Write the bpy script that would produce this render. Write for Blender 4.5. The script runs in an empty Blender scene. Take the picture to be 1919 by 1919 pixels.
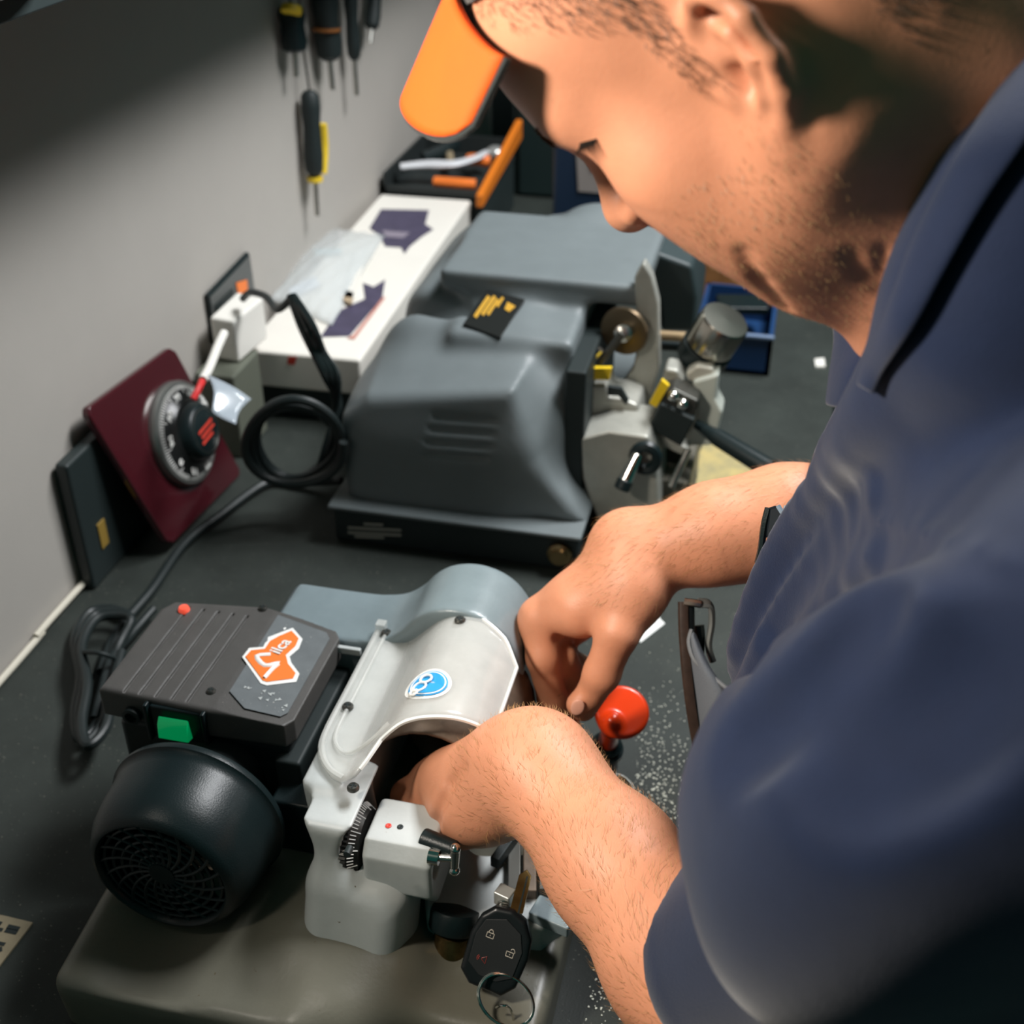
import bpy, bmesh, math, random
import numpy as np
from mathutils import Vector, Matrix

# ------------------------------------------------------------------ camera, world, lights, exposure
SC = bpy.context.scene
CAMH = 0.76
_p, _a = math.radians(33.1), math.radians(13.1)
FOC = 2300.0
CR = np.array([math.cos(_a), math.sin(_a), 0.0])
_fh = np.array([-math.sin(_a), math.cos(_a), 0.0])
CF = _fh * math.cos(_p) - np.array([0, 0, 1.0]) * math.sin(_p)
CU = _fh * math.sin(_p) + np.array([0, 0, 1.0]) * math.cos(_p)
CC = np.array([0.0, 0.0, CAMH])
cam_d = bpy.data.cameras.new('camera')
cam_d.sensor_width = 36.0
cam_d.lens = FOC / 1919.0 * 36.0
cam_d.clip_start = 0.02
cam_d.clip_end = 30
cam = bpy.data.objects.new('camera', cam_d)
SC.collection.objects.link(cam)
cam.matrix_world = Matrix(((CR[0], CU[0], -CF[0], CC[0]), (CR[1], CU[1], -CF[1], CC[1]),
                           (CR[2], CU[2], -CF[2], CC[2]), (0, 0, 0, 1)))
cam_d.dof.use_dof = True
cam_d.dof.focus_distance = 0.73
cam_d.dof.aperture_fstop = cam_d.lens / 1000.0 / 0.0056
SC.camera = cam

W = bpy.data.worlds.new('world')
SC.world = W
W.use_nodes = True
W.node_tree.nodes['Background'].inputs[0].default_value = (0.10, 0.62, 0.54, 1)
W.node_tree.nodes['Background'].inputs[1].default_value = 0.085

def area(name, loc, target, sx, sy, power, color):
    d = bpy.data.lights.new(name, 'AREA')
    d.shape = 'RECTANGLE'; d.size = sx; d.size_y = sy; d.energy = power; d.color = color
    o = bpy.data.objects.new(name, d)
    SC.collection.objects.link(o)
    o.location = loc
    o.rotation_euler = (Vector(target) - Vector(loc)).to_track_quat('-Z', 'Y').to_euler()
    return o
def spot(name, loc, target, power, angle, blend, size, color):
    d = bpy.data.lights.new(name, 'SPOT')
    d.energy = power; d.spot_size = math.radians(angle); d.spot_blend = blend; d.shadow_soft_size = size; d.color = color
    o = bpy.data.objects.new(name, d)
    SC.collection.objects.link(o)
    o.location = loc
    o.rotation_euler = (Vector(target) - Vector(loc)).to_track_quat('-Z', 'Y').to_euler()
    return o
spot('added_key_spot', (-0.57, 0.22, 0.84), (-0.05, 0.56, 0.42), 42, 68, 0.85, 0.06, (1.0, 0.91, 0.80))  # added key light, no fixture here; narrow cone shapes falloff over face and hands
area('ceiling_light', (0.40, 1.45, 1.65), (-0.30, 1.15, 0.1), 0.9, 0.35, 52.0, (0.97, 0.98, 1.0))
SC.view_settings.view_transform = 'Standard'
SC.view_settings.look = 'None'
SC.view_settings.exposure = 0.0
SC.view_settings.gamma = 1.0
SC.view_settings.use_curve_mapping = False
# ------------------------------------------------------------------ helpers
COL = SC.collection
rnd = random.Random(7)

def V(*a): return np.array(a, float)
def ray(px, py): return CR * ((px - 959.5) / FOC) + CU * ((959.5 - py) / FOC) + CF
def at_d(px, py, d): return CC + ray(px, py) * d
def at_z(px, py, z):
    r = ray(px, py); return CC + r * ((z - CC[2]) / r[2])
def at_y(px, py, y):
    r = ray(px, py); return CC + r * ((y - CC[1]) / r[1])
def at_x(px, py, x):
    r = ray(px, py); return CC + r * ((x - CC[0]) / r[0])
def nrm(v): v = np.asarray(v, float); return v / (np.linalg.norm(v) + 1e-12)

def catmull(pts, n=6, closed=False):
    P = [np.asarray(p, float) for p in pts]
    out = []
    N = len(P)
    rng = range(N if closed else N - 1)
    for i in rng:
        if closed:
            a, b, c, d = P[(i - 1) % N], P[i], P[(i + 1) % N], P[(i + 2) % N]
        else:
            a, b, c, d = P[max(i - 1, 0)], P[i], P[i + 1], P[min(i + 2, N - 1)]
        for k in range(n):
            t = k / n
            out.append(0.5 * ((2 * b) + (c - a) * t + (2 * a - 5 * b + 4 * c - d) * t * t + (3 * b - a - 3 * c + d) * t ** 3))
    if not closed: out.append(P[-1])
    return out

_mats = {}
def mat(name, col, rough=0.5, metal=0.0, bump=0.0, bscale=200.0, var=0.0, vscale=20.0, col2=None, spec=0.5,
        trans=0.0, coat=0.0, emit=None, estr=0.0, sss=0.0, ior=1.45, sheen=0.0, speck=None):
    if name in _mats: return _mats[name]
    m = bpy.data.materials.new(name); m.use_nodes = True
    nt = m.node_tree; b = nt.nodes['Principled BSDF']
    b.inputs['Base Color'].default_value = (*col, 1)
    b.inputs['Roughness'].default_value = rough
    b.inputs['Metallic'].default_value = metal
    b.inputs['IOR'].default_value = ior
    b.inputs['Specular IOR Level'].default_value = spec
    b.inputs['Transmission Weight'].default_value = trans
    b.inputs['Coat Weight'].default_value = coat
    b.inputs['Sheen Weight'].default_value = sheen
    if emit:
        b.inputs['Emission Color'].default_value = (*emit, 1); b.inputs['Emission Strength'].default_value = estr
    if sss:
        b.inputs['Subsurface Weight'].default_value = sss
        b.inputs['Subsurface Radius'].default_value = (0.012, 0.004, 0.002)
        b.inputs['Subsurface Scale'].default_value = 0.5
    tc = nt.nodes.new('ShaderNodeTexCoord')
    last = None
    if var > 0 or col2:
        n = nt.nodes.new('ShaderNodeTexNoise'); n.inputs['Scale'].default_value = vscale
        n.inputs['Detail'].default_value = 6; n.inputs['Roughness'].default_value = 0.65
        nt.links.new(tc.outputs['Object'], n.inputs['Vector'])
        r = nt.nodes.new('ShaderNodeValToRGB')
        r.color_ramp.elements[0].position = 0.32; r.color_ramp.elements[1].position = 0.68
        c2 = col2 or tuple(c * (1 - var) for c in col)
        r.color_ramp.elements[0].color = (*c2, 1); r.color_ramp.elements[1].color = (*col, 1)
        nt.links.new(n.outputs['Fac'], r.inputs['Fac'])
        last = r.outputs['Color']
    if speck:                                   # (scale, threshold, colour): small specks of dirt or chips
        n = nt.nodes.new('ShaderNodeTexNoise'); n.inputs['Scale'].default_value = speck[0]; n.inputs['Detail'].default_value = 2
        nt.links.new(tc.outputs['Object'], n.inputs['Vector'])
        r = nt.nodes.new('ShaderNodeValToRGB')
        r.color_ramp.elements[0].position = speck[1]; r.color_ramp.elements[1].position = min(1, speck[1] + 0.03)
        r.color_ramp.elements[0].color = (0, 0, 0, 1); r.color_ramp.elements[1].color = (1, 1, 1, 1)
        nt.links.new(n.outputs['Fac'], r.inputs['Fac'])
        mx = nt.nodes.new('ShaderNodeMix'); mx.data_type = 'RGBA'
        nt.links.new(r.outputs['Color'], mx.inputs['Factor'])
        if last: nt.links.new(last, mx.inputs['A'])
        else: mx.inputs['A'].default_value = (*col, 1)
        mx.inputs['B'].default_value = (*speck[2], 1)
        last = mx.outputs['Result']
    if last: nt.links.new(last, b.inputs['Base Color'])
    if bump > 0:
        n = nt.nodes.new('ShaderNodeTexNoise'); n.inputs['Scale'].default_value = bscale; n.inputs['Detail'].default_value = 4
        nt.links.new(tc.outputs['Object'], n.inputs['Vector'])
        bp = nt.nodes.new('ShaderNodeBump'); bp.inputs['Strength'].default_value = bump; bp.inputs['Distance'].default_value = 0.001
        nt.links.new(n.outputs['Fac'], bp.inputs['Height']); nt.links.new(bp.outputs['Normal'], b.inputs['Normal'])
    _mats[name] = m
    return m

def film(name, col, clear, rough=0.2, var=0.0):
    """thin clear sheet: lets light straight through, with a dusty or glossy share"""
    m = mat(name, col, rough, coat=0.5, var=var, vscale=40); nt = m.node_tree
    if 'film' in m: return m
    m['film'] = 1
    t = nt.nodes.new('ShaderNodeBsdfTransparent'); x = nt.nodes.new('ShaderNodeMixShader'); x.inputs[0].default_value = clear
    out = nt.nodes['Material Output']
    nt.links.new(nt.nodes['Principled BSDF'].outputs[0], x.inputs[1]); nt.links.new(t.outputs[0], x.inputs[2]); nt.links.new(x.outputs[0], out.inputs['Surface'])
    return m

class G:
    """collects geometry in world coordinates; obj() links it as one mesh object"""
    def __init__(s): s.bm = bmesh.new()
    def _add(s, vs, fs):
        bv = [s.bm.verts.new(tuple(v)) for v in vs]
        for f in fs:
            try: s.bm.faces.new([bv[i] for i in f])
            except ValueError: pass
        return s
    def box(s, c, size, M=None):
        c = V(*c); h = np.array(size, float) / 2
        vs = [np.array([x, y, z]) * h for x in (-1, 1) for y in (-1, 1) for z in (-1, 1)]
        if M is not None: vs = [np.asarray(M) @ v for v in vs]
        return s._add([v + c for v in vs], [(0, 1, 3, 2), (4, 6, 7, 5), (0, 4, 5, 1), (2, 3, 7, 6), (0, 2, 6, 4), (1, 5, 7, 3)])
    def prism(s, poly, vec):
        """poly: list of 3-D points of a planar outline, extruded along vec"""
        n = len(poly); vec = np.asarray(vec, float)
        P = [np.asarray(p, float) for p in poly]
        vs = P + [p + vec for p in P]
        fs = [tuple(range(n))[::-1], tuple(range(n, 2 * n))] + [(i, (i + 1) % n, n + (i + 1) % n, n + i) for i in range(n)]
        return s._add(vs, fs)
    def frame(s, axis, ref=None):
        a = nrm(axis); r = V(0, 0, 1) if ref is None else np.asarray(ref, float)
        if abs(a @ nrm(r)) > 0.95: r = V(1, 0, 0)
        x = nrm(np.cross(r, a)); return x, np.cross(a, x), a
    def lathe(s, prof, org, axis, n=32, ref=None, sx=1.0, sy=1.0, caps=True):
        """prof: (radius, height) pairs along axis from org"""
        x, y, a = s.frame(axis, ref); org = np.asarray(org, float)
        vs = []; fs = []
        for (r, h) in prof:
            for k in range(n):
                t = 2 * math.pi * k / n
                vs.append(org + a * h + x * (r * sx * math.cos(t)) + y * (r * sy * math.sin(t)))
        for i in range(len(prof) - 1):
            for k in range(n):
                k2 = (k + 1) % n
                fs.append((i * n + k, i * n + k2, (i + 1) * n + k2, (i + 1) * n + k))
        if caps:
            fs.append(tuple(range(n))[::-1]); m = (len(prof) - 1) * n; fs.append(tuple(range(m, m + n)))
        return s._add(vs, fs)
    def cyl(s, p0, p1, r, r2=None, n=24, caps=True):
        p0, p1 = np.asarray(p0, float), np.asarray(p1, float)
        return s.lathe([(r, 0), (r if r2 is None else r2, np.linalg.norm(p1 - p0))], p0, p1 - p0, n, caps=caps)
    def ball(s, c, r, n=12, m=8, scale=(1, 1, 1)):
        vs = []; fs = []; c = np.asarray(c, float)
        for i in range(1, m):
            ph = math.pi * i / m
            for k in range(n):
                t = 2 * math.pi * k / n
                vs.append(c + r * np.array([math.sin(ph) * math.cos(t) * scale[0], math.sin(ph) * math.sin(t) * scale[1], math.cos(ph) * scale[2]]))
        top = len(vs); vs.append(c + V(0, 0, r * scale[2])); bot = len(vs); vs.append(c - V(0, 0, r * scale[2]))
        for i in range(m - 2):
            for k in range(n):
                k2 = (k + 1) % n; fs.append((i * n + k, (i + 1) * n + k, (i + 1) * n + k2, i * n + k2))
        for k in range(n):
            k2 = (k + 1) % n; fs.append((top, k, k2)); fs.append((bot, (m - 2) * n + k2, (m - 2) * n + k))
        return s._add(vs, fs)
    def tube(s, pts, r, n=8, closed=False, smooth=6, flat=None):
        P = catmull(pts, smooth, closed) if smooth else [np.asarray(p, float) for p in pts]
        N = len(P); vs = []; fs = []
        rr = (lambda t: r) if not callable(r) else r
        prev = None
        for i, p in enumerate(P):
            if closed: t = P[(i + 1) % N] - P[i - 1]
            else: t = P[min(i + 1, N - 1)] - P[max(i - 1, 0)]
            t = nrm(t)
            if prev is None:
                ref = V(0, 0, 1) if abs(t[2]) < 0.9 else V(1, 0, 0)
                x = nrm(np.cross(ref, t))
            else: x = nrm(prev - t * (prev @ t))
            prev = x; y = np.cross(t, x); R_ = rr(i / max(N - 1, 1))
            for k in range(n):
                a = 2 * math.pi * k / n
                vs.append(p + x * R_ * math.cos(a) + y * R_ * math.sin(a) * (flat or 1))
        for i in range(N if closed else N - 1):
            j = (i + 1) % N
            for k in range(n):
                k2 = (k + 1) % n; fs.append((i * n + k, i * n + k2, j * n + k2, j * n + k))
        if not closed:
            fs.append(tuple(range(n))[::-1]); fs.append(tuple(range((N - 1) * n, N * n)))
        return s._add(vs, fs)
    def loft(s, rings, closed_ring=True, caps=True):
        n = len(rings[0]); vs = [p for r in rings for p in r]; fs = []
        for i in range(len(rings) - 1):
            for k in range(n if closed_ring else n - 1):
                k2 = (k + 1) % n; fs.append((i * n + k, i * n + k2, (i + 1) * n + k2, (i + 1) * n + k))
        if caps and closed_ring:
            fs.append(tuple(range(n))[::-1]); m = (len(rings) - 1) * n; fs.append(tuple(range(m, m + n)))
        return s._add(vs, fs)
    def obj(s, name, m, parent=None, bevel=0.0, seg=2, angle=35, smooth=True, solid=0.0, sub=0, org=None):
        bmesh.ops.recalc_face_normals(s.bm, faces=s.bm.faces[:])
        me = bpy.data.meshes.new(name)
        if parent is None or org is not None:       # origin at the geometry's base centre
            co = np.array([v.co[:] for v in s.bm.verts])
            c = V((co[:, 0].min() + co[:, 0].max()) / 2, (co[:, 1].min() + co[:, 1].max()) / 2, co[:, 2].min()) if org is None else V(*org)
        else: c = V(0, 0, 0)
        if c.any(): bmesh.ops.translate(s.bm, verts=s.bm.verts[:], vec=Vector(-c))
        s.bm.to_mesh(me); s.bm.free()
        if smooth:
            me.polygons.foreach_set('use_smooth', [True] * len(me.polygons))
            if bevel == 0 and sub == 0: me.set_sharp_from_angle(angle=math.radians(angle))
        if m is not None: me.materials.append(m)
        o = bpy.data.objects.new(name, me); COL.objects.link(o)
        if parent is not None:
            o.parent = parent
            w = Vector((0, 0, 0)); q = parent
            while q is not None: w += q.location; q = q.parent
            o.location = Vector(c) - w
        else: o.location = Vector(c)
        if solid: 
            d = o.modifiers.new('thickness', 'SOLIDIFY'); d.thickness = solid; d.offset = 0
        if bevel:
            d = o.modifiers.new('bevel', 'BEVEL'); d.width = bevel; d.segments = seg; d.limit_method = 'ANGLE'
            d.angle_limit = math.radians(30); d.harden_normals = True
        if sub:
            d = o.modifiers.new('smooth', 'SUBSURF'); d.levels = sub; d.render_levels = sub
        return o

def tag(o, label, cat, group=None, kind=None):
    if label: o['label'] = label
    if cat: o['category'] = cat
    if group: o['group'] = group
    if kind: o['kind'] = kind
    return o
def thing(name, loc, label, cat, group=None):
    o = bpy.data.objects.new(name, None); COL.objects.link(o); o.location = Vector(loc); o.empty_display_size = 0.02
    return tag(o, label, cat, group)
def structure(o): o['kind'] = 'structure'; return o

def text(name, s, m, parent, org, ux, uy, size, depth=0.0003, align='CENTER', shear=0.0, bold=0.0):
    """lettering laid on a surface: ux is the reading direction, uy the letters' up direction"""
    cu = bpy.data.curves.new(name, 'FONT'); cu.body = s; cu.size = size; cu.extrude = depth
    cu.align_x = align; cu.align_y = 'CENTER'; cu.shear = shear; cu.offset = bold
    t = bpy.data.objects.new(name, cu); COL.objects.link(t)
    bpy.context.view_layer.update()
    me = bpy.data.meshes.new_from_object(t.evaluated_get(bpy.context.evaluated_depsgraph_get()))
    bpy.data.objects.remove(t); bpy.data.curves.remove(cu)
    ux = nrm(ux); uz = nrm(np.cross(ux, uy)); uy = np.cross(uz, ux)
    M = Matrix(((ux[0], uy[0], uz[0], org[0]), (ux[1], uy[1], uz[1], org[1]), (ux[2], uy[2], uz[2], org[2]), (0, 0, 0, 1)))
    me.transform(M)
    me.materials.clear(); me.materials.append(m)
    o = bpy.data.objects.new(name, me); COL.objects.link(o)
    if parent is not None:
        w = Vector((0, 0, 0)); q = parent
        while q is not None: w += q.location; q = q.parent
        o.parent = parent; o.location = -w
    return o

BLACK = mat('black_plastic', (0.007, 0.014, 0.015), 0.36, spec=0.4, bump=0.15, bscale=900)
BLACKM = mat('matte_black', (0.010, 0.017, 0.017), 0.6)
RUBBER = mat('black_cable_rubber', (0.012, 0.018, 0.018), 0.45)
STEEL = mat('steel', (0.55, 0.54, 0.50), 0.28, 1.0)
DSTEEL = mat('dark_steel', (0.10, 0.10, 0.09), 0.4, 0.8)
CHROME = mat('chrome', (0.75, 0.74, 0.70), 0.12, 1.0)
BRASS = mat('brass', (0.55, 0.38, 0.14), 0.32, 1.0, var=0.5, vscale=60)
WHITEP = mat('white_plastic', (0.78, 0.76, 0.70), 0.4)
WHITEM = mat('white_print', (0.85, 0.84, 0.80), 0.5)
ORANGE = mat('orange_print', (0.85, 0.20, 0.03), 0.45)
RED = mat('red_print', (0.62, 0.05, 0.03), 0.5)
YELLOW = mat('yellow_plastic', (0.75, 0.52, 0.03), 0.45)
# ------------------------------------------------------------------ smooth solid modelling (distance fields meshed by surface nets)
class SDF:
    def __init__(s): s.p = []
    def add(s, fn, k=0.0, op='u'): s.p.append((fn, k, op)); return s
    def ball(s, c, r, k=0.0, op='u'):
        c = np.asarray(c, float)
        return s.add(lambda P: np.sqrt(((P - c) ** 2).sum(1)) - r, k, op)
    def ell(s, c, rad, M=None, k=0.0, op='u'):
        c = np.asarray(c, float); rad = np.asarray(rad, float); A = np.eye(3) if M is None else np.asarray(M, float)
        def f(P):
            q = (P - c) @ A
            k0 = np.sqrt(((q / rad) ** 2).sum(1)); k1 = np.sqrt(((q / rad ** 2) ** 2).sum(1)) + 1e-9
            return np.where(k0 < 0.02, -rad.min(), k0 * (k0 - 1) / k1)
        return s.add(f, k, op)
    def cap(s, a, b, ra, rb=None, k=0.0, op='u', flat=None):
        """tapered capsule; flat=(direction, factor) thins it along a direction"""
        a, b = np.asarray(a, float), np.asarray(b, float); rb = ra if rb is None else rb
        S = None
        if flat is not None:
            n = nrm(flat[0]); S = np.eye(3) + (1 / flat[1] - 1) * np.outer(n, n)
        ba = (b - a) if S is None else (b - a) @ S
        bb = ba @ ba + 1e-12
        def f(P):
            pa = P - a
            if S is not None: pa = pa @ S
            h = np.clip(pa @ ba / bb, 0, 1)
            d = np.sqrt(((pa - h[:, None] * ba) ** 2).sum(1)) - (ra + (rb - ra) * h)
            return d * (flat[1] if flat is not None and flat[1] < 1 else 1.0)
        return s.add(f, k, op)
    def chain(s, pts, rs, k=0.004, op='u', flat=None, kj=None):
        for i in range(len(pts) - 1):
            s.cap(pts[i], pts[i + 1], rs[i], rs[i + 1], (k if i == 0 else (kj if kj is not None else k)), op, flat)
        return s
    def box(s, c, half, M=None, r=0.0, k=0.0, op='u'):
        c = np.asarray(c, float); h = np.asarray(half, float) - r; A = np.eye(3) if M is None else np.asarray(M, float)
        def f(P):
            q = np.abs((P - c) @ A) - h
            return np.sqrt((np.maximum(q, 0) ** 2).sum(1)) + np.minimum(q.max(1), 0) - r
        return s.add(f, k, op)
    def cyl(s, a, b, R, r=0.0, k=0.0, op='u'):
        a, b = np.asarray(a, float), np.asarray(b, float); L = np.linalg.norm(b - a); n = (b - a) / L; m = (a + b) / 2
        def f(P):
            q = P - m; h = q @ n; d = np.sqrt(np.maximum((q ** 2).sum(1) - h * h, 0))
            x = d - R + r; y = np.abs(h) - L / 2 + r
            return np.sqrt(np.maximum(x, 0) ** 2 + np.maximum(y, 0) ** 2) + np.minimum(np.maximum(x, y), 0) - r
        return s.add(f, k, op)
    def poly(s, pts, org, ux, uy, h, r=0.0, k=0.0, op='u'):
        """outline pts in the (ux, uy) plane through org, thick from h[0] to h[1] along ux x uy"""
        v = np.asarray(pts, float); org = np.asarray(org, float); ux = nrm(ux); uy = nrm(uy); uz = np.cross(ux, uy)
        N = len(v)
        def f(P):
            q = P - org; x = q @ ux; y = q @ uy; z = q @ uz
            d = np.full(len(P), 1e9); sg = np.ones(len(P))
            for i in range(N):
                j = (i - 1) % N
                e = v[j] - v[i]; wx = x - v[i][0]; wy = y - v[i][1]
                t = np.clip((wx * e[0] + wy * e[1]) / (e @ e), 0, 1)
                bx = wx - e[0] * t; by = wy - e[1] * t
                d = np.minimum(d, bx * bx + by * by)
                c1 = y >= v[i][1]; c2 = y < v[j][1]; c3 = e[0] * wy > e[1] * wx
                fl = (c1 & c2 & c3) | (~c1 & ~c2 & ~c3)
                sg = np.where(fl, -sg, sg)
            d2 = sg * np.sqrt(d) + r
            zz = np.abs(z - (h[0] + h[1]) / 2) - (h[1] - h[0]) / 2 + r
            return np.sqrt(np.maximum(d2, 0) ** 2 + np.maximum(zz, 0) ** 2) + np.minimum(np.maximum(d2, zz), 0) - r
        return s.add(f, k, op)
    @staticmethod
    def comb(d, q, k, op):
        if op == 'u':
            if k <= 0: return np.minimum(d, q)
            h = np.maximum(k - np.abs(d - q), 0) / k
            return np.minimum(d, q) - h * h * k * 0.25
        if op == 'i':
            if k <= 0: return np.maximum(d, q)
            h = np.maximum(k - np.abs(d - q), 0) / k
            return np.maximum(d, q) + h * h * k * 0.25
        if k <= 0: return np.maximum(d, -q)
        h = np.maximum(k - np.abs(d + q), 0) / k
        return np.maximum(d, -q) + h * h * k * 0.25
    def val(s, P, idx=None):
        d = np.full(len(P), 9.0)
        for i in (range(len(s.p)) if idx is None else idx):
            fn, k, op = s.p[i]
            d = s.comb(d, fn(P), k, op)
        return d
    def hit(s, pix, dmin=0.2, off=0.0, n=80):
        """first surface point along camera rays through pixels"""
        out = []
        R_ = np.array([nrm(ray(*p)) for p in pix]); t = np.full(len(R_), dmin)
        for _ in range(n):
            d = s.val(CC + R_ * t[:, None]); t = t + np.clip(d, -0.01, 0.1) * 0.8
        return CC + R_ * (t + off)[:, None]
    def mesh(s, res, lo, hi, B=14, smooth=1):
        lo = np.asarray(lo, float); n = np.ceil((np.asarray(hi, float) - lo) / res / B).astype(int)
        full = n * B + 1
        vol = np.ones(full, np.float32)
        ids = np.stack(np.meshgrid(*[np.arange(k) for k in n], indexing='ij'), -1).reshape(-1, 3)
        cen = lo + (ids + 0.5) * B * res
        rb = B * res * 0.5 * 1.7321
        ds = []
        d = np.full(len(cen), 9.0)
        for fn, k, op in s.p:
            q = fn(cen); ds.append(q); d = s.comb(d, q, k, op)
        g = np.stack(np.meshgrid(*[np.arange(B + 1)] * 3, indexing='ij'), -1).reshape(-1, 3)
        ds = np.array(ds); ks = np.array([k for _, k, _ in s.p])
        for bi in range(len(ids)):
            a = ids[bi] * B
            sl = tuple(slice(a[i], a[i] + B + 1) for i in range(3))
            if abs(d[bi]) > rb * 1.6:
                if d[bi] < 0: vol[sl] = np.where(vol[sl] == 1.0, -1.0, vol[sl])
                continue
            P = lo + (a + g) * res
            near = [i for i in range(len(s.p)) if ds[i][bi] < rb * 1.5 + ks[i] + 0.012]
            vol[sl] = s.val(P, near).reshape(B + 1, B + 1, B + 1) if near else 9.0
        ins = vol < 0
        c = np.zeros(np.array(full) - 1, np.int8)
        for dx in (0, 1):
            for dy in (0, 1):
                for dz in (0, 1):
                    c += ins[dx:full[0] - 1 + dx, dy:full[1] - 1 + dy, dz:full[2] - 1 + dz]
        cells = np.argwhere((c > 0) & (c < 8))
        index = np.full(c.shape, -1, np.int32); index[tuple(cells.T)] = np.arange(len(cells))
        acc = np.zeros((len(cells), 3)); cnt = np.zeros(len(cells))
        cor = [(x, y, z) for x in (0, 1) for y in (0, 1) for z in (0, 1)]
        cv = {k: vol[cells[:, 0] + k[0], cells[:, 1] + k[1], cells[:, 2] + k[2]].astype(float) for k in cor}
        for A in cor:
            for ax in range(3):
                if A[ax]: continue
                Bc = list(A); Bc[ax] = 1; Bc = tuple(Bc)
                va, vb = cv[A], cv[Bc]
                m = (va < 0) != (vb < 0)
                t = np.where(m, va / np.where(m, va - vb, 1), 0)
                p = np.tile(np.array(A, float), (len(cells), 1)); p[:, ax] += t
                acc += np.where(m[:, None], p, 0); cnt += m
        verts = lo + (cells + acc / np.maximum(cnt, 1)[:, None]) * res
        quads = []
        for ax in range(3):
            a0, a1 = [(1, 2), (2, 0), (0, 1)][ax]
            e1 = np.zeros(3, int); e1[ax] = 1
            sh = np.array(full); sh[ax] -= 1
            A_ = ins[:sh[0], :sh[1], :sh[2]]
            B_ = ins[e1[0]:, e1[1]:, e1[2]:][:sh[0], :sh[1], :sh[2]]
            E = np.argwhere(A_ != B_)
            E = E[(E[:, a0] > 0) & (E[:, a1] > 0) & (E[:, a0] < full[a0] - 1) & (E[:, a1] < full[a1] - 1)]
            flip = A_[tuple(E.T)]
            o0 = np.zeros(3, int); o0[a0] = 1; o1 = np.zeros(3, int); o1[a1] = 1
            q = np.stack([index[tuple((E - o0 - o1).T)], index[tuple((E - o1).T)], index[tuple(E.T)], index[tuple((E - o0).T)]], 1)
            q = np.where(flip[:, None], q, q[:, ::-1])
            quads.append(q[(q >= 0).all(1)])
        quads = np.concatenate(quads)
        for _ in range(smooth):
            s0 = np.zeros_like(verts); c0 = np.zeros(len(verts))
            for a, b in ((0, 1), (1, 2), (2, 3), (3, 0)):
                np.add.at(s0, quads[:, a], verts[quads[:, b]]); np.add.at(c0, quads[:, a], 1)
                np.add.at(s0, quads[:, b], verts[quads[:, a]]); np.add.at(c0, quads[:, b], 1)
            verts = verts * 0.5 + 0.5 * s0 / np.maximum(c0, 1)[:, None]
        return verts, quads
    def obj(s, name, m, res, lo, hi, parent=None, smooth=1, org=None):
        v, q = s.mesh(res, lo, hi, smooth=smooth)
        return mesh_obj(name, v, q, m, parent, org)

def mesh_obj(name, v, q, m, parent=None, org=None):
    c = V(*org) if org is not None else (V(0, 0, 0) if parent is not None else V((v[:, 0].min() + v[:, 0].max()) / 2, (v[:, 1].min() + v[:, 1].max()) / 2, v[:, 2].min()))
    me = bpy.data.meshes.new(name); v = v - c
    me.vertices.add(len(v)); me.vertices.foreach_set('co', v.astype(np.float32).ravel())
    me.loops.add(q.size); me.loops.foreach_set('vertex_index', q.astype(np.int32).ravel())
    me.polygons.add(len(q)); me.polygons.foreach_set('loop_start', np.arange(0, q.size, q.shape[1], dtype=np.int32))
    me.polygons.foreach_set('use_smooth', np.ones(len(q), bool))
    me.update(calc_edges=True); me.validate()
    me.materials.append(m)
    o = bpy.data.objects.new(name, me); COL.objects.link(o)
    w = Vector((0, 0, 0)); q_ = parent
    while q_ is not None: w += q_.location; q_ = q_.parent
    if parent is not None: o.parent = parent
    o.location = Vector(c) - w
    return o
# ------------------------------------------------------------------ the room
WX = -0.668
wallm = mat('grey_wall_paint', (0.42, 0.395, 0.36), 0.62, bump=0.25, bscale=500, var=0.06, vscale=5)
structure(G().box((WX - 0.03, 1.0, 0.22), (0.06, 3.6, 2.36)).obj('wall_left', wallm))
structure(G().box((0.66, 2.70, 0.22), (2.72, 0.06, 2.36)).obj('wall_back', mat('dark_back_wall', (0.035, 0.05, 0.05), 0.8, var=0.4, vscale=8)))
structure(G().box((0.4, 0.9, -0.93), (3.2, 3.8, 0.06)).obj('floor', mat('dark_floor', (0.05, 0.055, 0.05), 0.6, var=0.4, vscale=12)))

benchm = mat('dark_grey_bench_top', (0.036, 0.043, 0.038), 0.55, spec=0.3, bump=0.25, bscale=700, var=0.3, vscale=14, speck=(420, 0.70, (0.16, 0.155, 0.13)))
wb = G().box((-0.289, 1.05, -0.02), (0.754, 2.7, 0.04)).obj('workbench', benchm, bevel=0.004)
tag(wb, 'long dark grey bench top running along the grey wall under both machines', 'workbench')
for yy in (-0.2, 2.3):
    for xx in (-0.62, 0.06):
        G().box((xx, yy, -0.47), (0.06, 0.06, 0.86)).obj('leg', DSTEEL, wb)
# pale strip modelled for light reflected where the bench meets the wall
tr = G()
tr.tube([(WX + 0.006, y, z) for y, z in ((-0.2, 0.004), (0.55, 0.004), (0.80, 0.004), (0.83, 0.008), (1.2, 0.004), (2.4, 0.004))], 0.0034, 8, smooth=4)
structure(tr.obj('reflection_line_1', mat('pale_reflection', (0.62, 0.58, 0.48), 0.5)))
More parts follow.
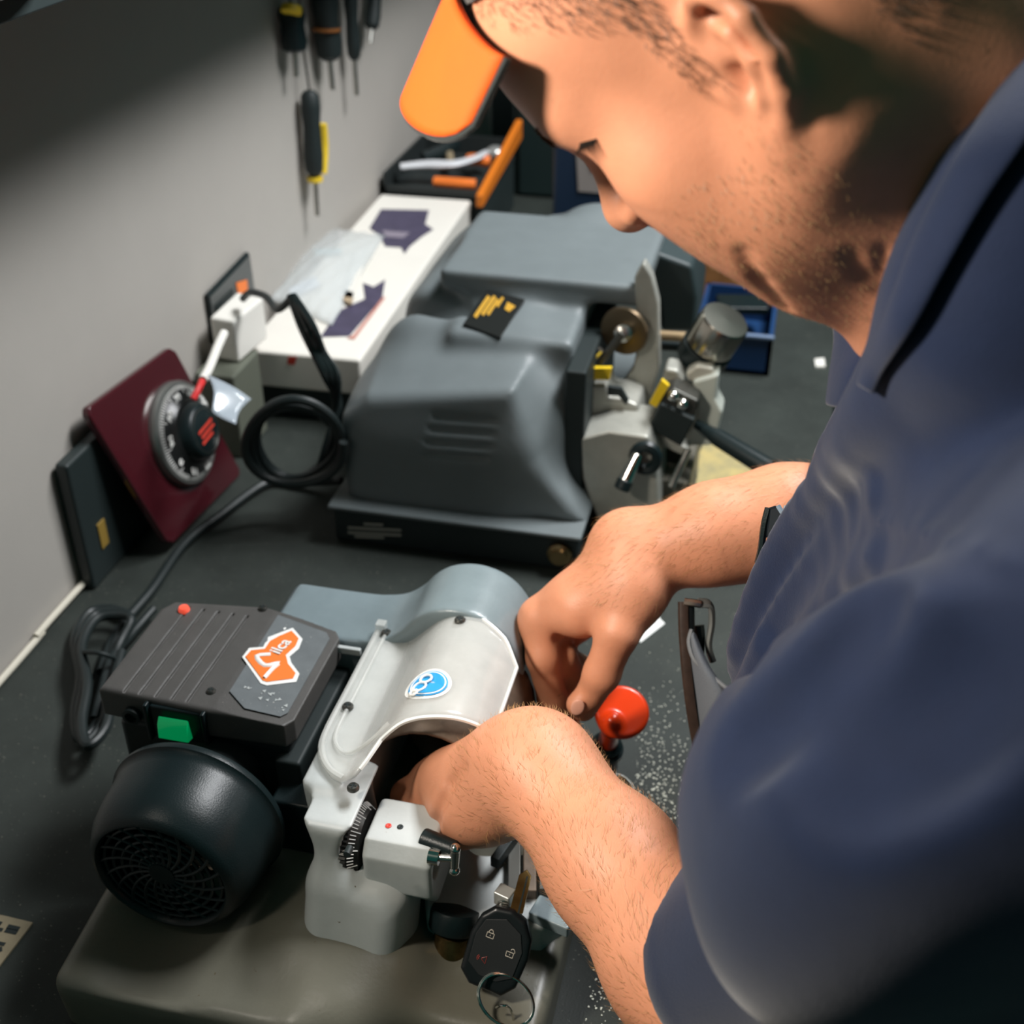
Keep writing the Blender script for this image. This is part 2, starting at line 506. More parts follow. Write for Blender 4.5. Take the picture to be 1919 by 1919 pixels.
# ------------------------------------------------------------------ near key cutting machine
castm = mat('shaded_grey_enamel', (0.15, 0.145, 0.112), 0.36, bump=0.12, bscale=350, var=0.10, vscale=30, speck=(300, 0.74, (0.10, 0.08, 0.05)))  # same enamel as the column, darkened to carry the light falloff
lightm = mat('pale_grey_enamel', (0.50, 0.53, 0.52), 0.38, bump=0.1, bscale=350, var=0.12, vscale=35, speck=(260, 0.76, (0.16, 0.13, 0.09)))
guardm = mat('blue_grey_enamel', (0.20, 0.25, 0.265), 0.30, bump=0.1, bscale=500, var=0.15, vscale=30)
coverm = mat('dark_grey_plastic', (0.082, 0.078, 0.073), 0.45, bump=0.3, bscale=1400, var=0.15, vscale=60, speck=(600, 0.73, (0.22, 0.20, 0.17)))
panelm = mat('slate_grey_panel', (0.155, 0.17, 0.175), 0.35, var=0.2, vscale=50, speck=(500, 0.72, (0.4, 0.4, 0.37)))
brownm = mat('oily_brown_metal', (0.17, 0.125, 0.09), 0.45, 0.2, var=0.4, vscale=60)
KM = thing('key_cutting_machine', (-0.26, 0.60, 0.0), 'grey key cutting machine with clear shield and black motor, under the worker\'s hands', 'key machine')

# base casting with the column growing out of it
Rt = np.array(Matrix.Rotation(math.radians(5), 3, 'X'))
b = SDF()
b.box((-0.330, 0.545, 0.024), (0.090, 0.112, 0.036), Rt, 0.012)
b.box((-0.200, 0.60, 0.012), (0.110, 0.135, 0.030), None, 0.010, k=0.02)
b.box((-0.262, 0.69, 0.03), (0.12, 0.06, 0.05), None, 0.012, k=0.02)
b.cap((-0.225, 0.465, 0.028), (-0.225, 0.60, 0.035), 0.030, 0.030, k=0.03)
b.cap((-0.262, 0.500, 0.040), (-0.200, 0.500, 0.036), 0.020, 0.018, k=0.035)
b.cyl((-0.353, 0.44, 0.108), (-0.353, 0.555, 0.108), 0.066, 0.002, k=0.012, op='s')
base = b.obj('base', castm, 0.0026, (-0.44, 0.42, 0.0005), (-0.07, 0.80, 0.11), KM)
fr = SDF()
O = V(-0.2605, 0.0, 0.0)
# column: outline in the x-z plane, thick along y
fr.poly([(-0.262, 0.152), (-0.228, 0.152), (-0.236, 0.125), (-0.230, 0.098), (-0.200, 0.09), (-0.198, 0.03), (-0.262, 0.03), (-0.256, 0.06), (-0.250, 0.085), (-0.254, 0.115)],
        (0, 0.532, 0), (1, 0, 0), (0, 0, 1), (-0.050, 0.018), 0.008)
fr.box((-0.229, 0.516, 0.060), (0.032, 0.024, 0.042), np.array(Matrix.Rotation(math.radians(-24), 3, 'X')), 0.014, k=0.032)
fr.poly([(-0.273, 0.156), (-0.246, 0.156), (-0.240, 0.12), (-0.246, 0.04), (-0.266, 0.04)], (0, 0.62, 0), (1, 0, 0), (0, 0, 1), (-0.085, 0.075), 0.004, k=0.014)
fr.box((-0.2345, 0.548, 0.118), (0.0085, 0.030, 0.030), None, 0.002, k=0.002, op='s')
frame = fr.obj('column', lightm, 0.0017, (-0.29, 0.445, 0.012), (-0.18, 0.72, 0.166), KM)

# dark chamber behind the hand, with the cutter wheel
ch = G()
arc = [(-0.248 + 0.002 * math.cos(t), 0) for t in (0,)]
prof = []
for i in range(15):
    t = math.pi * (0.02 + 0.96 * i / 14)
    prof.append(V(-0.198 - 0.052 * math.cos(t), 0, 0.108 + 0.066 * math.sin(t)))
ch.loft([[p + V(0, y, 0) for p in prof] for y in (0.592, 0.63, 0.705)], closed_ring=False)
ch.obj('cutter_chamber', brownm, KM, solid=0.003)
G().prism([p + V(0, 0.70, 0) for p in prof], (0, 0.006, 0)).obj('chamber_back', brownm, KM)
cw = G()
n = 44
cw.loft([[V(-0.195, 0.655 + y, 0.118) + (r + (0.0016 if k % 2 else 0)) * V(math.cos(2 * math.pi * k / n), 0, math.sin(2 * math.pi * k / n)) for k in range(n)]
         for r, y in ((0.010, -0.004), (0.036, -0.003), (0.036, 0.003), (0.010, 0.004))])
cw.obj('cutter_wheel', STEEL, KM)
G().cyl((-0.195, 0.62, 0.118), (-0.195, 0.70, 0.118), 0.008).obj('spindle', DSTEEL, KM)

# rear cover with its rounded hump
gp = [(-0.362, 0.06), (-0.362, 0.150), (-0.356, 0.156), (-0.30, 0.156), (-0.278, 0.158), (-0.262, 0.163), (-0.248, 0.174), (-0.236, 0.188), (-0.222, 0.197), (-0.204, 0.2005), (-0.186, 0.197),
      (-0.171, 0.187), (-0.160, 0.170), (-0.154, 0.150), (-0.152, 0.06)]
gp = gp[:2] + [(q[0], q[1]) for q in catmull([V(x, z, 0) for x, z in gp[2:-1]], 4)] + gp[-1:]
gs = SDF().poly(gp, (0, 0.725, 0), (1, 0, 0), (0, 0, 1), (-0.035, 0.030), 0.004)
gs.obj('rear_cover', guardm, 0.002, (-0.37, 0.685, 0.055), (-0.145, 0.765, 0.206), KM, smooth=2)
G().box((-0.32, 0.689, 0.152), (0.08, 0.004, 0.006)).obj('cover_lip', lightm, KM, bevel=0.001)

# the bent clear shield
def interp(x, tab):
    return float(np.interp(x, [t[0] for t in tab], [t[1] for t in tab]))
Y0 = [(-0.2725, .588), (-0.269, .572), (-0.262, .559), (-0.252, .550), (-0.243, .5455), (-0.233, .5455), (-0.2285, .5535), (-0.223, .571), (-0.212, .579), (-0.18, .591), (-0.153, .600)]
Y1 = [(-0.2725, .704), (-0.266, .708), (-0.21, .701), (-0.185, .698), (-0.165, .688), (-0.153, .672)]
ZS = [(-0.2725, .1600), (-0.25, .1605), (-0.240, .1650), (-0.228, .177), (-0.216, .1885), (-0.204, .1945), (-0.19, .195), (-0.175, .1915), (-0.162, .184), (-0.153, .175)]
zs = catmull([V(x, 0, z) for x, z in ZS], 4)
sh = G(); rows = []
xs = sorted(set([round(-0.2725 + 0.1195 * i / 46, 5) for i in range(47)]))
def zsh(x): return float(np.interp(x, [p[0] for p in zs], [p[2] for p in zs]))
for x in xs:
    a, c = interp(x, Y0), interp(x, Y1)
    rows.append([V(x, a + (c - a) * j / 18, zsh(x)) for j in range(19)])
sh.loft(rows, closed_ring=False)
glassm = film('dusty_clear_plastic', (0.80, 0.81, 0.77), 0.62, 0.18, 0.12)
shield = sh.obj('shield', glassm, KM, solid=0.0024)
# moulded rim down the left side of the shield and round its front corner
rim = [V(-0.2705, .703, .1625), V(-0.2705, .64, .1625), V(-0.2705, .588, .1625), V(-0.266, .569, .1625), V(-0.256, .556, .162), V(-0.244, .5495, .162)]
G().tube(rim, 0.0026, 8).obj('rim', glassm, shield)
inner = [V(-0.2635, .700, .1628), V(-0.2635, .64, .1628), V(-0.2635, .592, .1628), V(-0.257, .576, .163), V(-0.246, .571, .165), V(-0.232, .575, .1755), V(-0.222, .585, .1845)]
G().tube(inner, 0.0016, 8).obj('inner_rim', glassm, shield)
edge = [V(x, interp(x, Y0), zsh(x)) for x in xs if x > -0.232] + [V(-0.153, .63, .175), V(-0.153, .672, .175)] + [V(x, interp(x, Y1), zsh(x)) for x in xs[::-1] if x > -0.262]
G().tube(edge, 0.0016, 6, smooth=0).obj('polished_edge', mat('pale_plastic_edge', (0.80, 0.82, 0.78), 0.25), shield)
G().box((-0.2685, 0.7065, 0.164), (0.008, 0.008, 0.012)).obj('tab', glassm, shield, bevel=0.001)
def screw(p, nrmv, r, parent, name='screw', m=None, m2=None):
    p = np.asarray(p, float); nv = nrm(nrmv)
    s = G().lathe([(r, 0), (r, r * 0.35), (r * 0.75, r * 0.7), (0.0003, r * 0.75)], p, nv, 16).obj(name, m or DSTEEL, parent)
    x, y, _ = G().frame(nv)
    MM = np.stack([x, y, nv], 1)
    g = G()
    g.box(p + nv * r * 0.74, (r * 1.2, r * 0.25, r * 0.16), MM); g.box(p + nv * r * 0.74, (r * 0.25, r * 1.2, r * 0.17), MM)
    g.obj('slot', m2 or BLACKM, s)
    return s
for px, py, z in ((724, 1188, .162), (862, 1164, .196), (652, 1326, .162), (662, 1478, .1625)):
    screw(at_z(px, py, z), (0, 0, 1), 0.0042, KM)
# blue and white round sticker on the shield
c = at_z(802, 1280, .1965)
st = G()
ring = []
for rr in (1.0, 0.0):
    pass
def sticker_disc(c, rx, ry, ang, dz, m, name, parent, n=40, a0=0, a1=2 * math.pi):
    pts = []
    for k in range(n):
        t = a0 + (a1 - a0) * k / n
        u, v = rx * math.cos(t), ry * math.sin(t)
        x = c[0] + u * math.cos(ang) - v * math.sin(ang); y = c[1] + u * math.sin(ang) + v * math.cos(ang)
        pts.append(V(x, y, zsh(x) + 0.0013 + dz))
    return G().prism(pts, (0, 0, 0.0003)).obj(name, m, parent, smooth=False)
bluem = mat('blue_print', (0.03, 0.30, 0.62), 0.4)
stk = sticker_disc(c, 0.0165, 0.0160, 0, 0.0, WHITEM, 'round_sticker', KM)
sticker_disc(c, 0.0140, 0.0132, 0, 0.0004, bluem, 'blue_ring', stk)
sticker_disc(c, 0.0128, 0.0120, 0, 0.0007, WHITEM, 'white_ring', stk)
sticker_disc(c + V(0.0002, 0, 0), 0.0116, 0.0108, 0, 0.0010, bluem, 'blue_field', stk)
def zl(g_pts): return [V(p[0], p[1], zsh(p[0]) + 0.0028) for p in g_pts]
for (dx, dy, r) in ((-0.0050, -0.0040, 0.0046), (-0.0026, 0.0040, 0.0040), (-0.0075, -0.0095, 0.0026)):
    t = G().tube(zl([c + V(dx + r * math.cos(a), dy + r * math.sin(a), 0) for a in np.linspace(0, 2 * math.pi, 18)[:-1]]), 0.0009, 6, closed=True, smooth=0)
    t.obj('white_figure', WHITEM, stk)

# motor cover: grooved lid with pilot lamp
cv = SDF()
def P2(px, py): 
    q = at_z(px, py, 0.165); return (q[0], q[1])
lid = [(-0.447, 0.592), (-0.447, 0.690), (-0.440, 0.702), (-0.366, 0.712), (-0.303, 0.699), (-0.298, 0.692), (-0.298, 0.598), (-0.303, 0.590), (-0.360, 0.588)]
cv.poly(lid, (0, 0, 0.150), (1, 0, 0), (0, 1, 0), (-0.012, 0.015), 0.004)
cv.box((-0.322, 0.65, 0.1670), (0.05, 0.08, 0.005), np.array(Matrix.Rotation(math.radians(5), 3, 'Y')), 0.0, op='s')
for gx in (-0.428, -0.4155, -0.403, -0.3905, -0.3785):
    cv.box((gx + 0.002, 0.645, 0.1655), (0.0008, 0.052, 0.0028), np.array(Matrix.Rotation(-0.02, 3, 'Z')), 0.0, op='s')
lidobj = cv.obj('motor_cover', coverm, 0.0008, (-0.452, 0.583, 0.134), (-0.293, 0.716, 0.170), KM, smooth=0)
sl = lambda x: 0.1655 - max(0, (x + 0.3545)) * 0.0875 + 0.0001
pp = [V(x, y, sl(x)) for x, y in ((-0.352, 0.610), (-0.335, 0.597), (-0.308, 0.597), (-0.3045, 0.602), (-0.3045, 0.688), (-0.309, 0.694), (-0.352, 0.702))]
pn = G().prism(pp, (0, 0, 0.0005)).obj('label_panel', panelm, KM, smooth=False)
G().lathe([(0.0046, -0.001), (0.0046, 0.0012), (0.0036, 0.003), (0.0008, 0.0036)], at_z(345, 1143, 0.1652), (0, 0, 1), 20).obj(
    'pilot_lamp', mat('lit_red_lamp', (0.8, 0.10, 0.06), 0.25, emit=(1.0, 0.10, 0.05), estr=0.6, coat=1.0), KM)
screw(at_z(493, 1141, 0.1650), (0, 0, 1), 0.0036, KM)
screw(at_z(396, 1297, 0.1645), (0, 0, 1), 0.0036, KM)
G().lathe([(0.0022, 0), (0.0022, 0.0004), (0.0004, 0.0005)], at_z(531, 1178, sl(-0.342)), (0, 0, 1), 14).obj('white_dot', WHITEM, KM)
# orange and white maker's sticker
def sp(px, py, dz=0.0): 
    q = at_z(px, py, 0.163); return V(q[0], q[1], sl(q[0]) + 0.0007 + dz)
def cen(poly, f, c0=None):
    a = np.mean(np.array(poly), 0) if c0 is None else np.asarray(c0); return [tuple(a + (np.array(p) - a) * f) for p in poly]
outl = [(455, 1238), (468, 1221), (494, 1218), (498, 1210), (502, 1207), (503, 1200), (521, 1192), (549, 1180), (567, 1199), (560, 1217), (543, 1232), (546, 1243), (561, 1262), (555, 1277), (500, 1287), (489, 1284)]
mk = G().prism([sp(*p) for p in outl], (0, 0, 0.0003)).obj('maker_sticker', WHITEM, KM, smooth=False)
inn = [(461, 1238), (472, 1226), (497, 1222), (507, 1207), (524, 1197), (547, 1186), (560, 1199), (554, 1213), (536, 1230), (540, 1246), (554, 1262), (549, 1272), (501, 1281), (493, 1279)]
G().prism([sp(*p, 0.0004) for p in inn], (0, 0, 0.0003)).obj('orange_field', ORANGE, mk, smooth=False)
sS = [(478, 1236), (498, 1231), (503, 1243), (521, 1241), (527, 1249), (512, 1269), (499, 1274), (503, 1258), (487, 1258), (484, 1246)]
G().tube([sp(*p, 0.0009) for p in ((508, 1231), (482, 1236), (497, 1252), (524, 1246), (512, 1258), (497, 1275))], 0.0019, 6, smooth=3, flat=0.4).obj('letter', WHITEM, mk)
a, e = sp(507, 1237, 0.0009), sp(546, 1197, 0.0009)
text('lettering', 'ilca', WHITEM, mk, (a + e) / 2 + V(0, 0, 0.0002), e - a, V(-1, 0.75, 0), 0.0135, bold=0.0002)
# flaked remains of an old label
g = G()
for i in range(46):
    px, py = rnd.uniform(455, 545), rnd.uniform(1282, 1332)
    if py < 1288 + (px - 455) * 0.15 or py > 1298 + (px - 455) * 0.42: continue
    q = sp(px, py); w = rnd.uniform(0.0006, 0.0022); a = rnd.uniform(0, 3.1)
    g.prism([q + V(w * math.cos(a + t) * (1 if j % 2 else .45), w * math.sin(a + t) * (1 if j % 2 else .45), 0) for j, t in enumerate((0, .9, 1.9, 3.0, 4.1, 5.2))], (0, 0, 0.0002))
g.obj('label_remains', mat('worn_label', (0.45, 0.47, 0.46), 0.6), KM, smooth=False)

# motor: housing below the lid, rocker switch, fan cowl
G().box((-0.370, 0.645, 0.098), (0.135, 0.105, 0.08)).obj('motor_housing', BLACK, KM, bevel=0.006)
G().box((-0.302, 0.640, 0.085), (0.020, 0.11, 0.09)).obj('motor_bracket', BLACKM, KM, bevel=0.003)
G().box((-0.292, 0.585, 0.085), (0.035, 0.04, 0.05)).obj('motor_foot', BLACK, KM, bevel=0.003)
sw = G(); so = at_y(333, 1358, 0.588); 
sw.box(so + V(0, 0.004, 0), (0.040, 0.010, 0.030)).obj('switch_bezel', BLACK, KM, bevel=0.0015)
rk = G(); s0 = so + V(0.0, -0.0015, 0)
rk.prism([s0 + V(-0.012, 0, -0.0095), s0 + V(-0.012, -0.002, 0.0095), s0 + V(-0.012, -0.006, 0.004), s0 + V(-0.012, -0.0075, -0.0075)], (0.0235, 0, 0))
rk.obj('rocker_switch', mat('lit_green_switch', (0.0, 0.30, 0.10), 0.22, emit=(0.0, 0.55, 0.16), estr=0.28, coat=0.6), KM, bevel=0.0008)
for dx in (-0.022, 0.0225):
    G().box(so + V(dx, -0.001, 0), (0.003, 0.006, 0.034)).obj('bezel_post', BLACK, KM, bevel=0.001)
G().lathe([(0.007, 0), (0.007, 0.006), (0.0045, 0.0065), (0.0045, 0.002)], so + V(-0.036, 0.004, 0.001), (0, -1, 0), 20).obj('cord_inlet', BLACKM, KM)
fan = G()
fc = V(-0.357, 0.0, 0.103)
fan.lathe([(0.033, 0.553), (0.0605, 0.5525), (0.0640, 0.552), (0.0650, 0.5495), (0.0650, 0.5465), (0.0628, 0.545), (0.0618, 0.538), (0.0608, 0.520), (0.0585, 0.506), (0.0535, 0.4935), (0.0495, 0.4895), (0.0475, 0.489), (0.046, 0.4905), (0.0455, 0.496)],
          fc, (0, 1, 0), 64, caps=False)
fan.obj('fan_cowl', BLACK, KM, angle=50)
gr = G()
for r in (0.010, 0.0165, 0.023, 0.0295, 0.036, 0.0425):
    gr.tube([fc + V(r * math.cos(t), 0.4935, r * math.sin(t)) for t in np.linspace(0, 2 * math.pi, 41)[:-1]], 0.0013, 6, closed=True, smooth=0)
for k in range(20):
    t0 = 2 * math.pi * k / 20
    pts = [fc + V(r * math.cos(t0 + (r - 0.008) * 16), 0.4932, r * math.sin(t0 + (r - 0.008) * 16)) for r in (0.008, 0.016, 0.024, 0.032, 0.040, 0.046)]
    gr.tube(pts, 0.0014, 6, smooth=2)
gr.lathe([(0.009, 0.4915), (0.009, 0.494), (0.002, 0.495)], fc, (0, 1, 0), 20)
gr.obj('fan_grille', BLACK, KM)
fb = G()
for k in range(9):
    t = 2 * math.pi * k / 9; d = V(math.cos(t), 0, math.sin(t)); e = V(-math.sin(t), 0, math.cos(t))
    fb.prism([fc + d * 0.010 + V(0, 0.503, 0), fc + d * 0.043 + V(0, 0.503, 0), fc + d * 0.043 + e * 0.012 + V(0, 0.513, 0), fc + d * 0.010 + e * 0.004 + V(0, 0.513, 0)], (0, 0.001, 0))
fb.obj('fan_blades', mat('worn_fan_metal', (0.16, 0.13, 0.10), 0.4, 0.6), KM)
G().cyl(fc + V(0, 0.520, 0), fc + V(0, 0.60, 0), 0.032).obj('motor_end', BLACKM, KM)

# micrometer block, knurled depth dial and clamp screw
mb = SDF()
mb.poly([(0.516, 0.099), (0.516, 0.128), (0.524, 0.1385), (0.560, 0.1385), (0.568, 0.130), (0.568, 0.080), (0.530, 0.080)], (-0.200, 0, 0), (0, 1, 0), (0, 0, 1), (-0.0225, 0.0255), 0.004)
mb.ball((-0.1745, 0.53, 0.117), 0.0085, op='s', k=0.002)
mblk = mb.obj('micrometer_block', lightm, 0.0011, (-0.23, 0.51, 0.07), (-0.168, 0.575, 0.143), KM)
for px, py, mm in ((728, 1548, RED), (750, 1550, BLACKM)):
    q = at_z(px, py, 0.1385)
    G().lathe([(0.0021, -0.001), (0.0021, 0.0005), (0.0014, 0.0008), (0.0004, 0.0002)], q, (0, 0, 1), 16).obj('set_screw', mm, mblk)
q = at_y(722, 1570, 0.516)
text('red_mark', 'I', RED, mblk, at_z(726, 1568, 0.134) + V(0, -0.0035, 0), (1, 0.25, 0), (0, 0.7, 0.7), 0.012)
dl = G(); dc = V(-0.2345, 0.540, 0.1165); nT = 110
def dring(x, r, kn=0.0): return [dc + V(x, (r - (kn if k % 2 else 0)) * math.cos(2 * math.pi * k / nT), (r - (kn if k % 2 else 0)) * math.sin(2 * math.pi * k / nT)) for k in range(nT)]
dl.loft([dring(-0.0085, 0.0245), dring(-0.0070, 0.0265, 0.0009), dring(0.001, 0.0265, 0.0009), dring(0.0018, 0.0255), dring(0.0080, 0.0215), dring(0.0085, 0.018)])
dial = dl.obj('depth_dial', mat('knurled_black_steel', (0.035, 0.035, 0.032), 0.38, 0.6), KM)
tk = G()
for k in range(60):
    t = 2 * math.pi * k / 60; d = V(0, math.cos(t), math.sin(t)); L = 1.0 if k % 5 == 0 else 0.62
    a = dc + V(0.0021, 0, 0) + d * 0.0255; e = dc + V(0.0021 + 0.006 * L, 0, 0) + d * (0.0255 - 0.0039 * L)
    tk.tube([a, e], 0.00035, 4, smooth=0)
tk.obj('scale_ticks', WHITEM, dial)
G().box((-0.235, 0.5375, 0.0905), (0.014, 0.026, 0.008)).obj('slot_floor', brownm, KM)
cs = at_y(822, 1590, 0.53)
G().cyl(cs + V(-0.012, 0.004, 0.002), cs + V(0.012, -0.001, 0.002), 0.0075, 0.0065, 20).obj('clamp_socket', BLACK, KM, bevel=0.0012)
w = G(); a = at_y(812, 1606, 0.522); e = at_y(852, 1609, 0.522)
w.cyl(a, e, 0.0026); w.cyl(a - V(0.003, 0, 0), a + V(0.004, 0, 0), 0.0052, None, 12)
w.cyl(e + V(0, 0.002, 0.007), e + V(0.0, -0.002, -0.009), 0.0034, 0.0028); w.ball(e + V(0, -0.002, -0.009), 0.0038); w.ball(e + V(0, 0.002, 0.007), 0.0038)
w.obj('wing_screw', CHROME, KM)
for (px, py, zz) in ((650, 1602, None),):
    q = at_y(px, py, 0.4815); G().cyl(q, q + V(0, 0.006, 0), 0.0024, None, 14).obj('pin_hole', BLACKM, KM)
q = at_d(795, 1912, 0.83)
G().lathe([(0.0125, 0), (0.0125, 0.003), (0.009, 0.0035), (0.008, 0.001)], V(-0.168, 0.452, 0.020), (0.15, -1, 0.25), 24).obj('base_plug', BLACKM, KM)

# carriage with vise, on the right of the base
cr = SDF()
cr.poly([(-0.190, 0.545), (-0.183, 0.575), (-0.170, 0.588), (-0.100, 0.608), (-0.092, 0.60), (-0.092, 0.555), (-0.104, 0.536), (-0.168, 0.527), (-0.184, 0.530)], (0, 0, 0.05), (1, 0, 0), (0, 1, 0), (-0.015, 0.015), 0.005)
cr.box((-0.205, 0.615, 0.06), (0.03, 0.045, 0.02), None, 0.008, k=0.02)
cr.obj('carriage', lightm, 0.0018, (-0.25, 0.515, 0.03), (-0.082, 0.67, 0.085), KM)
for i, (dx, mm) in enumerate(((0.0, DSTEEL), (0.011, brownm), (0.022, DSTEEL), (0.033, brownm))):
    G().box((-0.134 + dx, 0.583 + dx * 0.1, 0.068), (0.0095, 0.058 - dx * 0.5, 0.012), np.array(Matrix.Rotation(0.22, 3, 'Z'))).obj('rail', mm, KM, bevel=0.001)
G().box((-0.098, 0.546, 0.068), (0.030, 0.018, 0.010), np.array(Matrix.Rotation(-0.25, 3, 'Z'))).obj('jaw_plate', guardm, KM, bevel=0.0015)
G().box((-0.139, 0.598, 0.078), (0.007, 0.052, 0.010), np.array(Matrix.Rotation(-0.28, 3, 'Z'))).obj('key_slot', BLACKM, KM, bevel=0.001)
kb = G(); ko = V(-0.166, 0.520, 0.034); kx = nrm(V(0.02, 0.50, 0.84))
kb.lathe([(0.012, 0), (0.0125, 0.018), (0.010, 0.020), (0.009, 0.024)], ko, kx, 28)
knob = kb.obj('carriage_knob', mat('dull_brass', (0.17, 0.115, 0.045), 0.35, 0.9, var=0.6, vscale=90), KM)
G().lathe([(0.0165, 0.022), (0.0175, 0.024), (0.0175, 0.034), (0.0165, 0.037), (0.004, 0.0385)], ko, kx, 40).obj('knob_cap', BLACK, knob)
G().box((-0.145, 0.470, 0.012), (0.05, 0.02, 0.02)).obj('front_lug', castm, KM, bevel=0.006)
# ------------------------------------------------------------------ far key cutting machine
housem = mat('grey_machine_housing', (0.165, 0.19, 0.195), 0.42, bump=0.3, bscale=800, var=0.08, vscale=30)
alum = mat('cast_aluminium', (0.46, 0.46, 0.41), 0.42, 0.35, bump=0.15, bscale=400, var=0.2, vscale=40)
FM = thing('key_duplicator', (-0.30, 1.25, 0.0), 'large slate grey hooded key duplicator with gold nameplate, standing behind the near machine', 'key machine')
h = SDF()
h.box((-0.318, 1.285, 0.100), (0.098, 0.150, 0.122), None, 0.045)
h.cap((-0.362, 1.140, 0.118), (-0.262, 1.140, 0.128), 0.074, 0.074, k=0.03)
h.box((-0.328, 1.120, 0.075), (0.098, 0.062, 0.075), None, 0.03, k=0.03)
h.poly([(-0.428, 0.046), (-0.428, 0.14), (-0.40, 0.17), (-0.245, 0.196), (-0.236, 0.150), (-0.224, 0.118), (-0.165, 0.046)], (0, 1.090, 0), (1, 0, 0), (0, 0, 1), (-0.06, 0.034), 0.012, k=0.03)
h.box((-0.265, 1.215, 0.205), (0.066, 0.085, 0.022), np.array(Matrix.Rotation(math.radians(6), 3, 'X')), 0.008, k=0.02)
h.box((-0.250, 1.300, 0.243), (0.112, 0.095, 0.012), None, 0.006, k=0.02)
h.box((-0.30, 1.37, 0.20), (0.085, 0.07, 0.04), None, 0.03, k=0.03)
h.ell((-0.222, 1.415, 0.215), (0.060, 0.06, 0.050), None, k=0.012)
h.ell((-0.275, 1.43, 0.205), (0.040, 0.04, 0.038), None, k=0.012)
h.cap((-0.425, 1.205, 0.195), (-0.30, 1.180, 0.222), 0.022, 0.006, k=0.03, op='s')
for x0_, x1_, py in ((815, 925, 782), (808, 922, 806), (802, 918, 830), (798, 912, 852)):
    va, vb = h.hit([(x0_, py), (x1_, py + 8)], 0.7)
    h.cap(va, vb, 0.0040, 0.0040, k=0.002, op='s')
h.obj('housing', housem, 0.0028, (-0.445, 1.02, 0.04), (-0.13, 1.50, 0.275), FM, smooth=3)
G().box((-0.305, 1.265, 0.022), (0.270, 0.455, 0.044)).obj('base', mat('dark_machine_base', (0.018, 0.026, 0.027), 0.4), FM, bevel=0.004)
G().box((-0.305, 1.262, 0.0465), (0.276, 0.464, 0.005)).obj('base_flange', housem, FM, bevel=0.002)
lb = G()
for py, x0, x1 in ((984, 682, 718), (991, 652, 752), (1000, 652, 752), (1007, 665, 720)):
    a, c = at_y(x0, py, 1.0365), at_y(x1, py + (x1 - x0) * 0.05, 1.0365)
    lb.prism([a, c, c + V(0, 0, 0.0032), a + V(0, 0, 0.0032)], (0, -0.0004, 0))
lb.obj('base_label', mat('faded_label', (0.34, 0.34, 0.30), 0.6), FM)
kq = at_y(1050, 1035, 1.036)
G().lathe([(0.013, 0), (0.013, 0.006), (0.009, 0.008), (0.009, 0.012), (0.002, 0.013)], kq, (0, -1, 0), 24).obj('base_knob', mat('tarnished_brass', (0.35, 0.24, 0.12), 0.3, 1.0), FM)
# nameplate, gold on black
npm = mat('black_nameplate', (0.012, 0.013, 0.012), 0.3)
goldm = mat('gold_print', (0.72, 0.40, 0.05), 0.35, 0.3)
n0 = at_y(924, 590, 1.205)
ua, ub = nrm(at_y(985, 572, 1.215) - at_y(908, 553, 1.215)), None
TL, TR, BR_, BL = [h.hit([p], 0.6)[0] for p in ((912, 548), (984, 566), (938, 638), (868, 612))]
pnrm = nrm(np.cross(TR - TL, BL - TL)); pnrm = pnrm if pnrm[2] > 0 else -pnrm
plate = G().prism([q + pnrm * 0.004 for q in (TL, TR, BR_, BL)], -pnrm * 0.004).obj('nameplate', npm, FM, bevel=0.0008)
def onp(u, v): return TL + (TR - TL) * u + (BL - TL) * v + pnrm * 0.0042
gl = G()
for u, v0, v1, w_ in ((0.12, .16, .80, .10), (0.25, .12, .70, .09), (0.37, .18, .66, .08), (0.46, .10, .40, .07)):
    gl.prism([onp(u, v0), onp(u + w_, v0 + .03), onp(u + w_, v1), onp(u, v1 - .04)], pnrm * 0.0006)
gl.prism([onp(.66, .2), onp(.9, .26), onp(.84, .44), onp(.7, .4)], pnrm * 0.0006)
gl.obj('gold_figures', goldm, plate)
# cutting side: guard plates, vises, levers
dk = G()
dk.box((-0.190, 1.20, 0.125), (0.022, 0.20, 0.155))
dk.obj('shadow_backing', BLACKM, FM, bevel=0.003)  # black backing box put in for the shadowed interior
def pl(name, pts, y, t, m, bev=0.002):
    return G().prism([at_y(px, py, y) for px, py in pts], (0, t, 0)).obj(name, m, FM, bevel=bev)
pl('front_bracket', [(1085, 822), (1140, 808), (1215, 818), (1232, 870), (1238, 985), (1120, 985), (1092, 900)], 1.100, 0.07, alum, 0.004)
pl('cutter_guard', [(1206, 492), (1222, 520), (1234, 570), (1236, 690), (1222, 740), (1200, 800), (1150, 805), (1152, 740), (1186, 690), (1196, 640), (1190, 560), (1188, 520)], 1.200, 0.018, alum, 0.003)
pl('motor_end_cover', [(1205, 492), (1222, 470), (1298, 498), (1308, 560), (1302, 622), (1238, 622), (1232, 560)], 1.330, 0.10, mat('dark_grey_paint', (0.03, 0.045, 0.047), 0.5), 0.006)
q = at_y(1168, 622, 1.19)
G().lathe([(0.026, 0), (0.027, 0.004), (0.010, 0.005), (0.009, -0.006)], q, (0.25, 1, 0), 32).obj('cutter_wheel', mat('brownish_steel', (0.22, 0.16, 0.10), 0.35, 0.9), FM)
G().lathe([(0.0095, 0), (0.0095, 0.008), (0.006, 0.010), (0.001, 0.011)], q, (0.1, -1, 0.2), 20).obj('spindle_nut', STEEL, FM)
G().tube([at_y(1166, 625, 1.175), at_y(1140, 660, 1.17), at_y(1112, 700, 1.165)], 0.0045, 8).obj('stop_arm', DSTEEL, FM)
